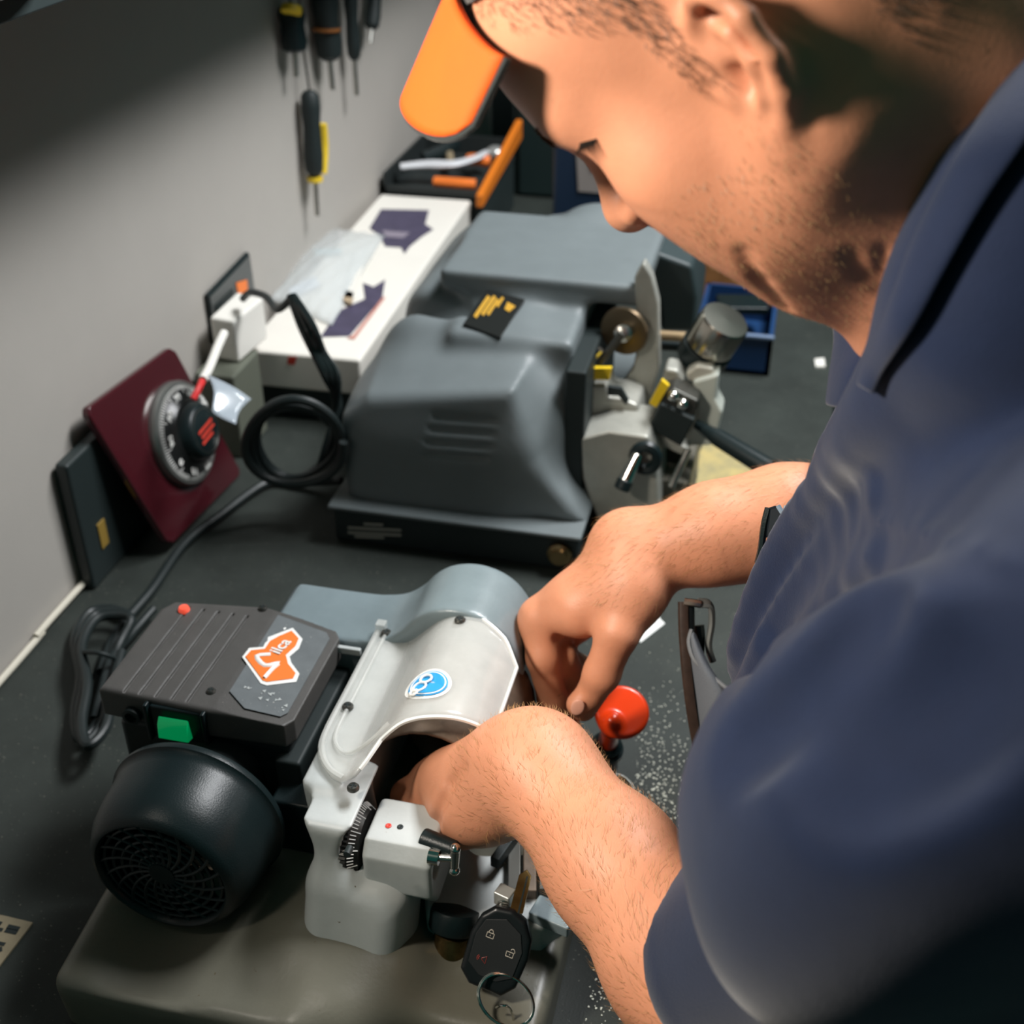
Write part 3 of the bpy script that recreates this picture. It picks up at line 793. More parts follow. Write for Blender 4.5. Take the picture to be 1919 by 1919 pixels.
G().tube([at_y(1072, 648, 1.165), at_y(1092, 668, 1.165), at_y(1104, 682, 1.165)], 0.0038, 8).obj('tracer_arm', STEEL, FM)
G().tube([at_y(1126, 655, 1.165), at_y(1112, 672, 1.165), at_y(1104, 690, 1.165)], 0.0038, 8).obj('tracer_arm', STEEL, FM)
ytab = mat('yellow_tab', (0.80, 0.55, 0.02), 0.4)
for pts in ([(1086, 692), (1104, 688), (1105, 708), (1086, 711)], [(1112, 690), (1146, 690), (1142, 713), (1110, 712)]):
    pl('yellow_tab', pts, 1.150, 0.006, ytab, 0.001)
G().prism([at_y(p[0], p[1], 1.13) for p in ((1216, 757), (1240, 712), (1254, 724), (1230, 765))], (0, 0.006, 0)).obj('yellow_tab', ytab, FM, bevel=0.001)
pl('vise_jaw', [(1040, 702), (1082, 706), (1080, 748), (1042, 748)], 1.145, 0.03, mat('worn_steel', (0.30, 0.27, 0.24), 0.4, 0.6), 0.003)
pl('vise_body', [(1086, 722), (1136, 722), (1140, 745), (1166, 748), (1196, 760), (1200, 808), (1100, 812), (1090, 770)], 1.150, 0.05, alum, 0.004)
pl('vise_slot', [(1138, 724), (1164, 728), (1178, 752), (1172, 760), (1158, 742), (1138, 742)], 1.146, 0.006, BLACKM, 0.001)
G().cyl(at_y(1094, 722, 1.14), at_y(1092, 768, 1.14), 0.0055, 0.005).obj('guide_pin', STEEL, FM)
pl('dark_clamp', [(1060, 770), (1084, 775), (1105, 790), (1098, 812), (1060, 830), (1046, 800)], 1.14, 0.03, BLACK, 0.003)
G().tube([at_y(1210, 858, 1.093) + V(0.012 * math.cos(t), 0, 0.014 * math.sin(t)) for t in np.linspace(0, 6.28, 17)[:-1]], 0.006, 8, closed=True, smooth=0).obj('lever_socket', BLACK, FM)
G().cyl(at_y(1196, 850, 1.088), at_y(1172, 900, 1.075), 0.0055, 0.008).obj('clamp_lever', CHROME, FM, bevel=0.001)
G().cyl(at_y(1173, 898, 1.075), at_y(1164, 918, 1.070), 0.0085).obj('lever_tip', BLACK, FM, bevel=0.002)
# carriage on the right
cs_ = G().prism([at_y(p[0], p[1], 1.16) for p in ((1296, 715), (1348, 700), (1342, 748), (1355, 772), (1338, 836), (1274, 838), (1302, 788), (1306, 750))], (0, 0.03, 0)).obj('carriage', mat('pale_casting', (0.52, 0.55, 0.49), 0.4), FM, bevel=0.004)
pl('carriage_arm', [(1210, 798), (1292, 842), (1286, 858), (1206, 822)], 1.14, 0.02, alum, 0.003)
pl('second_vise', [(1228, 742), (1262, 728), (1310, 752), (1300, 790), (1236, 762)], 1.135, 0.035, DSTEEL, 0.003)
pl('vise_pad', [(1238, 757), (1302, 787), (1276, 838), (1214, 803)], 1.128, 0.012, BLACKM, 0.002)
for px, py in ((1262, 742), (1279, 757)):
    G().ball(at_y(px, py, 1.128), 0.0062).obj('ball_screw', CHROME, FM)
pl('wing_nut', [(1284, 700), (1306, 684), (1336, 690), (1344, 704), (1318, 718), (1288, 716)], 1.165, 0.02, mat('pale_metal', (0.58, 0.56, 0.48), 0.35, 0.3), 0.004)
pl('spacer', [(1246, 690), (1270, 694), (1284, 716), (1262, 728), (1240, 712)], 1.16, 0.03, alum, 0.004)
ka, kc = at_d(1328, 648, 1.30), at_d(1362, 596, 1.27)
G().lathe([(0.024, 0), (0.0265, 0.003), (0.0265, 0.036), (0.025, 0.039), (0.002, 0.040)], ka, kc - ka, 36).obj('clamp_knob', mat('bright_turned_steel', (0.56, 0.52, 0.45), 0.22, 1.0), FM)
G().lathe([(0.027, -0.020), (0.028, -0.014), (0.028, -0.002), (0.026, 0.0)], ka, kc - ka, 30).obj('knob_seat', BLACK, FM)
G().cyl(at_y(1232, 628, 1.25), at_y(1298, 632, 1.25), 0.0055).obj('carriage_rod', mat('tan_rod', (0.42, 0.30, 0.17), 0.4, 0.5), FM)
G().cyl(at_y(1234, 646, 1.26), at_y(1296, 650, 1.26), 0.006).obj('carriage_rod', BLACK, FM)
ha, hb = at_y(1332, 812, 1.145), at_y(1450, 884, 1.105)
hx = nrm(hb - ha)
G().lathe([(0.0045, -0.02), (0.0075, 0.0), (0.0095, 0.01), (0.0105, 0.07), (0.0112, np.linalg.norm(hb - ha) - 0.004), (0.006, np.linalg.norm(hb - ha))], ha, hx, 24).obj('lever_handle', BLACK, FM)
G().cyl(at_y(1290, 842, 1.135), at_y(1258, 912, 1.12), 0.004).obj('return_spring_rod', STEEL, FM)
pl('carriage_foot', [(1236, 830), (1280, 850), (1300, 935), (1240, 960)], 1.17, 0.05, mat('dark_foot', (0.06, 0.06, 0.05), 0.5), 0.003)
G().box((-0.118, 1.20, 0.035), (0.10, 0.14, 0.07)).obj('slide_bed', mat('dull_casting', (0.16, 0.15, 0.12), 0.5, 0.3), FM, bevel=0.004)  # slide bed in a plain darker casting colour
br_ = G()
for i in range(40):
    px, py = rnd.uniform(1040, 1088), rnd.uniform(845, 905)
    p_ = at_y(px, py, 1.115); br_.box(p_, (0.003, 0.002, 0.003), np.array(Matrix.Rotation(rnd.uniform(0, 3), 3, 'Y')))
o_ = br_.obj('brass_swarf', BRASS, FM); o_['kind'] = 'stuff'

# ------------------------------------------------------------------ other things on the bench
# carton on a dark case
ang = math.radians(1.6)
Rz = np.array(Matrix.Rotation(ang, 3, 'Z'))
bc = V(-0.574, 1.580, 0.0)
cas = G().box(bc + V(0.0, 0.0, 0.0225), (0.146, 0.58, 0.045), Rz).obj('flat_case', mat('dark_teal_case', (0.012, 0.022, 0.023), 0.5), bevel=0.004)
tag(cas, 'flat dark case under the white carton against the grey wall', 'case')
cardm = mat('white_carton', (0.80, 0.77, 0.70), 0.55, var=0.05, vscale=10)
ct = G().box(bc + V(0, 0, 0.0705), (0.152, 0.60, 0.050), Rz).obj('carton', cardm, bevel=0.004)
tag(ct, 'long white carton with dark machine pictures printed on its lid, beside the grey wall', 'box')
purp = mat('purple_grey_print', (0.075, 0.065, 0.115), 0.5, var=0.3, vscale=60)
def onbox(px, py, dz=0.0): return at_z(px, py, 0.0959 + dz)
def flat(name, pts, m, parent, dz=0.0): return G().prism([onbox(px, py, dz) for px, py in pts], (0, 0, 0.0003)).obj(name, m, parent, smooth=False)
flat('printed_machine', [(714, 392), (804, 394), (797, 420), (812, 430), (790, 444), (768, 462), (758, 476), (752, 464), (722, 462), (710, 440), (692, 428)], purp, ct)
flat('printed_shine', [(716, 432), (768, 436), (756, 446), (724, 444)], mat('print_grey', (0.25, 0.22, 0.27), 0.5), ct, 0.0004)
flat('printed_machine', [(622, 600), (640, 580), (684, 560), (680, 530), (700, 538), (722, 524), (716, 560), (690, 590), (655, 630), (600, 632)], purp, ct)
flat('printed_edge', [(718, 556), (722, 558), (664, 636), (650, 634), (662, 628)], mat('print_pink', (0.55, 0.25, 0.20), 0.5), ct, 0.0004)
fr0 = bc + Rz @ V(0, -0.3003, 0)
G().prism([at_y(p[0], p[1], fr0[1] - 0.0006) for p in ((540, 668), (556, 668), (552, 684), (538, 682))], (0, -0.0003, 0)).obj('printed_mark', RED, ct, smooth=False)
# clear bag of small parts lying on the carton
bagm = film('clear_bag_film', (0.82, 0.86, 0.86), 0.6, 0.2)
bg = G(); rows = []
c00, c10, c01, c11 = [onbox(*p, 0.002) for p in ((505, 560), (622, 610), (595, 425), (722, 440))]
for i in range(19):
    r_ = []
    for j in range(19):
        u, v = i / 18, j / 18
        p_ = (c00 * (1 - u) + c10 * u) * (1 - v) + (c01 * (1 - u) + c11 * u) * v
        r_.append(p_ + V(0, 0, 0.020 * math.sin(math.pi * u) ** 0.7 * math.sin(math.pi * v) ** 0.7 + 0.002 * math.sin(i * 1.9) * math.sin(j * 1.3)))
    rows.append(r_)
bg.loft(rows, closed_ring=False)
bag = bg.obj('plastic_bag', bagm, solid=0.0006)
tag(bag, 'clear plastic bag of pale blanks lying on the white carton', 'bag')
for pts, m_ in (([(640, 560), (668, 470), (690, 470), (662, 562)], WHITEP), ([(588, 470), (640, 468), (640, 476), (590, 480)], mat('aqua_strip', (0.30, 0.46, 0.50), 0.5)),
                ([(540, 545), (590, 520), (600, 536), (548, 560)], mat('pale_blue_paper', (0.55, 0.62, 0.72), 0.6)), ([(645, 545), (664, 552), (660, 572), (644, 566)], mat('tan_blank', (0.45, 0.34, 0.22), 0.5))):
    G().prism([onbox(px, py, 0.0035) for px, py in pts], (0, 0, 0.003)).obj('blank', m_, bag, bevel=0.0006)

# white adapter plugged into a grey outlet box, with its cable
ob = G().box((-0.633, 1.215, 0.055), (0.050, 0.075, 0.110)).obj('outlet_box', mat('grey_green_box', (0.12, 0.13, 0.10), 0.6), bevel=0.003)
tag(ob, 'small grey outlet box against the wall under the white adapter', 'outlet')
at_ = [at_z(*p, 0.165) for p in ((392, 594), (444, 546), (494, 557), (438, 602))]
ad = G().prism([p for p in at_], (0, 0, -0.054)).obj('power_adapter', WHITEP, bevel=0.004, seg=3)
tag(ad, 'white cube power adapter with a white cable, plugged in above the dial panel', 'adapter')
G().tube([at_d(420, 624, 1.33), at_d(408, 650, 1.31), at_d(392, 690, 1.28), at_d(380, 712, 1.26)], 0.0048, 10).obj('cable', WHITEP, ad)
G().tube([at_d(379, 714, 1.26), at_d(372, 730, 1.25), at_d(362, 748, 1.245)], 0.0036, 8).obj('reflection_streak', mat('red_reflection', (0.65, 0.03, 0.03), 0.4), ad)  # red reflection at the panel edge, built as a solid red tip
sg = thing('small_sign', at_x(440, 560, WX + 0.01), 'small dark-framed card leaning on the wall behind the white adapter', 'sign')
sp4 = [at_x(px, py, WX + 0.004) for px, py in ((388, 556), (462, 478), (474, 560), (400, 640))]
G().prism(sp4, (0.004, 0, 0)).obj('card', mat('grey_card', (0.10, 0.105, 0.10), 0.5), sg)
G().tube(sp4, 0.0042, 6, closed=True, smooth=0).obj('frame', BLACK, sg)
G().prism([at_x(px, py, WX + 0.009) for px, py in ((442, 530), (462, 524), (464, 545), (446, 552))], (0.0006, 0, 0)).obj('orange_patch', ORANGE, sg, smooth=False)
G().prism([at_x(px, py, WX + 0.009) for px, py in ((402, 572), (436, 540), (438, 552), (404, 590))], (0.0006, 0, 0)).obj('dark_patch', BLACKM, sg, smooth=False)

# combination dial on its maroon panel, leaning on a dark stand
pT, pL, pB = at_x(325, 647, -0.640), at_x(160, 768, -0.645), at_z(320, 1025, 0.012)
e1, e2 = pT - pL, pB - pL
pn3 = nrm(np.cross(e2, e1)); pn3 = pn3 if pn3[2] > 0 else -pn3
DP = thing('combination_lock', pL + (e1 + e2) / 2, 'maroon square panel with a black numbered combination dial leaning on the wall', 'lock')
maroon = mat('maroon_gloss', (0.055, 0.008, 0.012), 0.16, coat=0.5)
def dpt(u, v, o=0.0): return pL + e1 * u + e2 * v + pn3 * o
G().prism([dpt(0.04, 0), dpt(0.96, 0), dpt(1, .04), dpt(1, .96), dpt(.96, 1), dpt(0.04, 1), dpt(0, .96), dpt(0, .04)], -pn3 * 0.010).obj('panel', maroon, DP, bevel=0.003)
dcn = None
# centre of the dial found where the ray through it meets the panel
r0 = ray(338, 812); dcn = CC + r0 * (((pL - CC) @ pn3) / (r0 @ pn3))
x1, y1 = nrm(e1), nrm(np.cross(pn3, nrm(e1)))
rD = 0.058
dial_m = mat('dial_black', (0.015, 0.016, 0.016), 0.3)
G().lathe([(rD, 0), (rD, 0.006), (rD * 0.97, 0.009), (rD * 0.90, 0.010)], dcn, pn3, 64).obj('dial_rim', mat('dial_silver', (0.32, 0.33, 0.31), 0.3, 0.8), DP)
dd = G().lathe([(rD * 0.90, 0.009), (rD * 0.62, 0.018), (rD * 0.60, 0.020), (rD * 0.5, 0.0205)], dcn, pn3, 64).obj('dial', dial_m, DP)
tk = G()
for k in range(100):
    t = 2 * math.pi * k / 100; d_ = x1 * math.cos(t) + y1 * math.sin(t); L_ = 0.14 if k % 10 == 0 else 0.08
    tk.tube([dcn + d_ * rD * 0.90 + pn3 * 0.0098, dcn + d_ * rD * (0.90 - L_) + pn3 * (0.0098 + 0.0322 * L_ * 0.9)], 0.0005, 4, smooth=0)
tk.obj('tick_marks', WHITEM, dd)
for k in range(10):
    t = math.radians(205 + 36 * k); d_ = x1 * math.cos(t) + y1 * math.sin(t)
    text('numeral', str(k * 10), WHITEM, dd, dcn + d_ * rD * 0.72 + pn3 * 0.0158, np.cross(d_, pn3) * 1.0, d_, 0.0125, bold=0.0002)
G().lathe([(rD * 0.58, 0.016), (rD * 0.55, 0.024), (rD * 0.50, 0.031), (rD * 0.46, 0.033)], dcn, pn3, 40).obj('dial_knob', BLACK, DP, angle=50)
G().tube([dcn + pn3 * 0.0325 + (x1 * math.cos(t) + y1 * math.sin(t)) * rD * 0.42 for t in np.linspace(0, 6.283, 33)[:-1]], 0.0010, 6, closed=True, smooth=0).obj('knob_ring', STEEL, DP)
rb_ = G()
for v, a, c in ((0.0045, -0.016, 0.016), (-0.002, -0.013, 0.017), (-0.008, -0.015, 0.010)):
    u_ = nrm(x1 + y1 * 0.12)
    rb_.prism([dcn + pn3 * 0.0332 + u_ * a + y1 * (v - .0016), dcn + pn3 * 0.0332 + u_ * c + y1 * (v - .0016), dcn + pn3 * 0.0332 + u_ * c + y1 * (v + .0016), dcn + pn3 * 0.0332 + u_ * a + y1 * (v + .0016)], pn3 * 0.0004)
rb_.obj('red_print_lines', RED, DP, smooth=False)
sdk = G().box((-0.6565, 0.965, 0.075), (0.015, 0.145, 0.150)).obj('display_stand', mat('dark_stand', (0.018, 0.026, 0.026), 0.45), bevel=0.004)
tag(sdk, 'dark block stand between the maroon dial panel and the wall', 'stand')
G().box((-0.6485, 0.925, 0.05), (0.002, 0.014, 0.03)).obj('yellow_sticker', mat('faded_yellow', (0.25, 0.16, 0.03), 0.6), sdk, bevel=0.0005)
pk = G(); rows = []
for i in range(9):
    u = i / 8
    a, c = at_d(388 + 82 * u, 702 + 46 * u, 1.245), at_d(392 + 36 * u + 10, 770 + 26 * u, 1.22)
    rows.append([a * (1 - v) + c * v + pn3 * 0.004 * math.sin(3 * u + 4 * v) for v in np.linspace(0, 1, 7)])
pk.loft(rows, closed_ring=False)
tag(pk.obj('clear_wrapper', film('clear_film', (0.55, 0.62, 0.68), 0.45, 0.2), solid=0.0008), 'crumpled clear plastic wrapper at the right edge of the maroon panel', 'wrapper')

# black leads
def cord(name, pts, r, label, extra=None, grp=None, m=RUBBER):
    g_ = G().tube(pts, r, 10, smooth=8)
    return tag(g_.obj(name, m), label, 'cable', grp)
bz = 0.008
cord('black_cable', [at_z(640, 900, .02), at_z(560, 905, bz), at_z(500, 905, bz), at_z(410, 968, bz), at_z(345, 1020, bz), at_z(285, 1105, bz), at_z(232, 1168, bz), at_z(205, 1215, bz), at_z(190, 1260, bz)], 0.0052,
     'thick black cord running from the far machine past the maroon panel to the coil')
lo_pts = []
for k in range(4):
    for t in np.linspace(0, 2 * math.pi, 13)[:-1]:
        px, py = 552 + (92 - 7 * k) * math.cos(t) + 6 * math.sin(2 * t + k), 828 + (86 - 6 * k) * math.sin(t) * (1 if k % 2 else .92)
        lo_pts.append(at_d(px, py, 1.28 + 0.014 * k + 0.035 * math.sin(t)) )
cord('cable_loop', lo_pts, 0.0048, 'loops of black cable standing between the maroon panel and the far machine')
G2 = G(); 
for k in range(3):
    G2.tube([at_d(546 + 4 * k, 552 + 4 * k, 1.30) , at_d(566 + 10 * k, 610, 1.30 - .01 * k), at_d(590 + 8 * k, 660, 1.30), at_d(612 + 10 * k, 705, 1.305), at_d(632 - 2 * k, 750 + 10 * k, 1.33), at_d(628 - 8 * k, 830, 1.335), at_d(612 - 10 * k, 900, 1.335)], 0.0058 - .0008 * k, 8, smooth=6)
tag(G2.obj('cable_bundle', mat('glossy_cable', (0.014, 0.020, 0.020), 0.22)), 'bundle of glossy black cables bent upright in front of the white carton', 'cable')
cord('plug_lead', [at_d(548, 556, 1.32), at_d(520, 580, 1.36), at_d(498, 556, 1.40), at_d(470, 548, 1.43), at_d(455, 560, 1.45)], 0.0042, 'thin black lead running from the cable bundle to the white adapter')
ncp = []
for k in range(3):
    for px, py in ((232, 1150), (205, 1140), (165, 1150), (140, 1200), (150, 1270), (140, 1340), (150, 1385), (185, 1350), (196, 1280), (214, 1210)):
        ncp.append(at_z(px + 7 * k, py + 6 * k, 0.010 + 0.010 * k))
cord('coiled_cord', ncp, 0.0046, 'coil of black cord with a twist tie lying between the wall and the black motor')
G().tube([at_z(150, 1222, 0.030), at_z(185, 1224, 0.044), at_z(220, 1236, 0.030), at_z(226, 1244, .015)], 0.0022, 6).obj('twist_tie', BLACKM, bpy.data.objects['coiled_cord'])
cord('motor_lead', [at_z(287, 1142, .012), at_z(245, 1190, .012), at_z(210, 1232, .02), at_z(190, 1300, .02), at_z(178, 1345, .012)], 0.0045, 'black lead lying beside the grooved motor cover')

# wall rail with hanging tools
rl = G().box((WX + 0.012, 1.66, 0.505), (0.022, 0.50, 0.03)).obj('tool_rail', DSTEEL, bevel=0.002)
tag(rl, 'dark rail on the wall from which the black handled tools hang', 'rail')
def hung(name, px, py0, py1, x, w, m, label, shaft=None, tipm=None, tip=None):
    a, c = at_x(px[0], py0, x), at_x(px[1], py1, x)
    d_ = c - a; L_ = np.linalg.norm(d_)
    g_ = G().lathe([(w * .55, 0), (w * .9, L_ * .05), (w, L_ * .2), (w * .85, L_ * .42), (w, L_ * .75), (w * .9, L_ * .93), (w * .5, L_)], a, d_, 16)
    o = tag(g_.obj(name, m), label, 'tool', 'tools hanging on the grey wall')
    if shaft: G().cyl(c, c + nrm(d_) * shaft, 0.0035).obj('shaft', STEEL, o)
    hook = V(a[0], a[1], 0.50)
    G().tube([a, (a + hook) / 2 + V(-.004, 0, 0), hook], 0.0016, 6).obj('hanging_loop', DSTEEL, o)
    return o
sd_ = hung('screwdriver', (580, 590), 170, 330, -0.648, 0.0135, BLACKM, 'black and yellow screwdriver hanging alone, lowest on the grey wall', 0.055)
a, c = at_x(604, 232, -0.640), at_x(604, 325, -0.640)
G().tube([a, (a + c) / 2 + V(0, 0.006, 0), c], 0.0058, 8, flat=1.2).obj('yellow_grip', YELLOW, sd_)
c = at_x(590, 331, -0.648); G().cyl(c, c + V(0, 0, -0.006), 0.011).obj('yellow_collar', YELLOW, sd_)
p1_ = hung('pliers', (546, 552), 10, 98, -0.648, 0.0175, BLACK, 'stubby dark tool with a yellow band, leftmost of the hanging tools', 0.03)
a = at_x(546, 18, -0.640); G().lathe([(0.013, -0.004), (0.0135, 0.0), (0.013, 0.004)], a, (0, 0.6, 1), 16).obj('yellow_band', YELLOW, p1_)
hung('nut_driver', (606, 618), -20, 112, -0.646, 0.0190, BLACKM, 'widest dark handle with a faint orange band, in the middle of the hanging tools', 0.04)
G().lathe([(0.0196, -0.002), (0.0196, 0.002)], at_x(611, 55, -0.646), (0, 0.1, 1), 18).obj('orange_band', mat('dull_orange', (0.25, 0.09, 0.02), 0.5), bpy.data.objects['nut_driver'])
hung('file', (656, 664), -20, 112, -0.646, 0.0105, BLACKM, 'slim dark handle hanging just right of the widest tool handle', 0.05)
hung('awl', (706, 696), -40, 55, -0.646, 0.0120, BLACKM, 'short dark handle high on the wall near the wall corner', 0.02)

# shelf with a bag, at the top left corner
sh_ = G().box((-0.565, 1.45, 0.615), (0.204, 2.30, 0.018)).obj('wall_shelf', mat('dark_shelf', (0.03, 0.045, 0.045), 0.6), bevel=0.002)
tag(sh_, 'dark wall shelf overhead at the top left corner', 'shelf')
gbag = SDF()
gbag.ell((-0.52, 0.66, 0.634), (0.085, 0.10, 0.030)); gbag.ell((-0.53, 0.76, 0.630), (0.07, 0.07, 0.024), k=0.02)
gbag.add(lambda P: P[:, 2] - 0.6245, 0.0, 'i') if False else gbag.add(lambda P: 0.6248 - P[:, 2], 0.0, 'i')
tag(gbag.obj('crumpled_bag', mat('teal_film', (0.10, 0.18, 0.17), 0.3, bump=1.0, bscale=60, var=0.6, vscale=50, col2=(0.02, 0.05, 0.05), speck=(55, 0.66, (0.5, 0.52, 0.46))), 0.004, (-0.63, 0.54, 0.61), (-0.41, 0.86, 0.68)),
    'crumpled shiny plastic bag on the overhead shelf', 'bag')

# tray of tools behind the carton
bx = G().box((-0.575, 2.01, 0.045), (0.165, 0.25, 0.09)).obj('drawer_unit', mat('dark_drawer', (0.02, 0.03, 0.03), 0.5), bevel=0.004)
tag(bx, 'dark low drawer unit under the orange tool tray, past the white carton', 'drawer unit')
tr_ = G(); tz = 0.0905; x0, x1_, y0, y1_ = -0.658, -0.490, 1.890, 2.130
tr_.box(((x0 + x1_) / 2, (y0 + y1_) / 2, tz + 0.002), (x1_ - x0, y1_ - y0, 0.004))
tr_.box((x0 + 0.002, (y0 + y1_) / 2, tz + 0.018), (0.004, y1_ - y0, 0.036)); tr_.box(((x0 + x1_) / 2, y1_ - 0.002, tz + 0.018), (x1_ - x0, 0.004, 0.036))
tr_.box(((x0 + x1_) / 2, y0 + 0.002, tz + 0.008), (x1_ - x0, 0.004, 0.016))
tray = tr_.obj('tool_tray', mat('dark_tray', (0.02, 0.025, 0.025), 0.5))
tag(tray, 'tool tray with an orange side, heaped with tools beyond the white carton', 'tray')
G().prism([V(x1_ - 0.003, y0 - 0.03, tz), V(x1_ - 0.003, y1_ + 0.02, tz + 0.03), V(x1_ - 0.003, y1_ + 0.02, tz + 0.065), V(x1_ - 0.003, y0 - 0.03, tz + 0.022)], (0.012, 0, 0)).obj('orange_side', mat('orange_plastic', (0.72, 0.19, 0.015), 0.45), tray, bevel=0.003)
tag(G().tube([V(-0.640, 1.93, 0.126), V(-0.60, 1.945, 0.128), V(-0.555, 1.95, 0.130), V(-0.525, 1.985, 0.132), V(-0.518, 2.03, 0.130)], lambda t: 0.014 - 0.006 * abs(2 * t - 0.7), 10, flat=0.5).obj('spray_trigger', mat('white_grey_plastic', (0.62, 0.63, 0.65), 0.4)),
    'white wrench-like tool lying across the orange tray', 'tool')
tag(G().tube([V(-0.575, 1.91, 0.112), V(-0.53, 1.905, 0.114), V(-0.505, 1.908, 0.113)], 0.0085, 10).obj('orange_handle', ORANGE), 'orange screwdriver handle at the front of the tool tray', 'tool')
tag(G().tube([V(-0.545, 2.02, 0.118), V(-0.525, 2.01, 0.122), V(-0.510, 2.015, 0.118)], 0.010, 10).obj('cutter', ORANGE), 'short orange cutter under the white tool in the tray', 'tool')
tag(G().tube([V(-0.630, 2.03, 0.110), V(-0.600, 2.06, 0.118), V(-0.590, 2.09, 0.120)], 0.012, 10).obj('hand_drill', BLACK), 'dark tool at the back left of the tool tray', 'tool')
tag(G().tube([V(-0.595, 2.07, 0.112), V(-0.570, 1.99, 0.118)], 0.007, 8).obj('pencil', mat('tan_wood', (0.30, 0.24, 0.15), 0.6)), 'tan stick leaning in the tool tray', 'tool')
tag(G().ball((-0.515, 2.085, 0.112), 0.018, scale=(1, 1, .7)).obj('cap_nut', mat('pale_chrome', (0.55, 0.56, 0.54), 0.25, 0.6)), 'pale metal cap at the far end of the tool tray', 'tool')

# dark cabinet, blue bin and labels at the back
cb = thing('tool_cabinet', (-0.33, 2.26, 0.0), 'tall dark cabinet standing at the far end of the bench', 'cabinet')
darkc = mat('dark_green_cabinet', (0.010, 0.020, 0.019), 0.5)
G().box((-0.33, 2.28, 0.30), (0.36, 0.16, 0.60)).obj('body', darkc, cb, bevel=0.004)
for i in range(3):
    G().box((-0.33, 2.196, 0.09 + 0.19 * i), (0.335, 0.008, 0.17)).obj('drawer', mat('cabinet_drawer', (0.014, 0.026, 0.025), 0.4), cb, bevel=0.003)
    G().box((-0.33, 2.188, 0.15 + 0.19 * i), (0.12, 0.010, 0.012)).obj('handle', DSTEEL, cb, bevel=0.002)
q = at_y(905, 385, 2.0)
rl_ = thing('indicator_light', (q[0], q[1], 0), 'small red indicator light on a dark post beside the tool tray', 'light')
G().box((q[0], q[1] + 0.02, q[2] / 2 + 0.01), (0.02, 0.03, q[2] + 0.02)).obj('post', BLACKM, rl_, bevel=0.002)
G().ball(q, 0.0085).obj('lamp', mat('lit_red', (0.8, 0.03, 0.03), 0.3, emit=(1, 0.04, 0.03), estr=0.9), rl_)
bb = thing('blue_bin', (-0.30, 1.86, 0.0), 'dark blue bin with a pale red printed label behind the far machine', 'bin')
G().box((-0.285, 1.88, 0.125), (0.15, 0.12, 0.25)).obj('bin_body', mat('dark_blue_plastic', (0.010, 0.026, 0.058), 0.4), bb, bevel=0.006)
G().prism([at_y(px, py, 1.8185) for px, py in ((1080, 285), (1160, 290), (1160, 365), (1084, 358))], (0, -0.001, 0)).obj('bin_label', mat('pale_label', (0.33, 0.29, 0.27), 0.6), bb, smooth=False)
G().prism([at_y(px, py, 1.8170) for px, py in ((1100, 300), (1140, 300), (1150, 322), (1108, 322))], (0, -0.0005, 0)).obj('label_patch', mat('dull_red', (0.22, 0.06, 0.05), 0.6), bb, smooth=False)
wp = G().prism([at_y(px, py, 2.61) for px, py in ((766, -60), (826, -60), (815, 75), (780, 82))], (0, 0.006, 0)).obj('paper_sheet', mat('white_sheet', (0.75, 0.76, 0.74), 0.6))
tag(wp, 'white sheet hanging on the dark back wall behind the cap brim', 'sheet')

# right of the far machine
bl = thing('blue_tray', (-0.055, 1.62, 0.0), 'blue plastic tray on the bench under the worker\'s chin', 'tray')
g = G(); bx0, bx1, by0, by1 = -0.105, 0.0, 1.545, 1.72
g.box(((bx0 + bx1) / 2, (by0 + by1) / 2, 0.003), (bx1 - bx0, by1 - by0, 0.006))
for bb_ in (((bx0 + 0.003, (by0 + by1) / 2, 0.028), (0.006, by1 - by0, 0.056)), ((bx1 - 0.003, (by0 + by1) / 2, 0.028), (0.006, by1 - by0, 0.056)),
            (((bx0 + bx1) / 2, by0 + 0.003, 0.028), (bx1 - bx0, 0.006, 0.056)), (((bx0 + bx1) / 2, by1 - 0.003, 0.028), (bx1 - bx0, 0.006, 0.056))):
    g.box(*bb_)
g.obj('tray_body', mat('blue_plastic', (0.012, 0.045, 0.13), 0.35), bl)
G().box((-0.0525, 1.545, 0.057), (0.108, 0.008, 0.006)).obj('tray_lip', mat('pale_blue_lip', (0.16, 0.22, 0.33), 0.3), bl, bevel=0.002)
tag(G().box((-0.05, 1.66, 0.052), (0.07, 0.05, 0.012), np.array(Matrix.Rotation(0.2, 3, 'Z'))).obj('phone', BLACK, bevel=0.003), 'black flat gadget resting in the blue tray', 'gadget')
wbx = G().box((-0.110, 1.83, 0.05), (0.10, 0.09, 0.10)).obj('wooden_box', mat('orange_wood', (0.38, 0.17, 0.06), 0.55, var=0.3, vscale=40), bevel=0.003)
tag(wbx, 'small orange-brown wooden box behind the far machine, under the worker\'s cheek', 'box')
yc = G().prism([at_z(px, py, 0.0003) for px, py in ((1318, 832), (1350, 822), (1452, 880), (1436, 935), (1282, 925))], (0, 0, 0.002)).obj('yellow_card', mat('yellow_card_stock', (0.55, 0.43, 0.17), 0.6, var=0.35, vscale=30, col2=(0.30, 0.27, 0.15)), smooth=False)
tag(yc, 'yellow card lying on the bench under the black lever of the far machine', 'card')
ps = G().prism([at_z(px, py, 0.0003) for px, py in ((1222, 1118), (1238, 1128), (1236, 1160), (1246, 1170), (1200, 1206), (1190, 1180))], (0, 0, 0.0012)).obj('paper_scrap', mat('white_paper', (0.72, 0.74, 0.72), 0.6), smooth=False)
tag(ps, 'torn white paper scrap on the bench behind the far hand', 'paper')
pc = G().prism([at_z(px, py, 0.0003) for px, py in ((1526, 676), (1544, 674), (1546, 690), (1528, 690))], (0, 0, 0.003)).obj('white_chip', WHITEP, smooth=False)
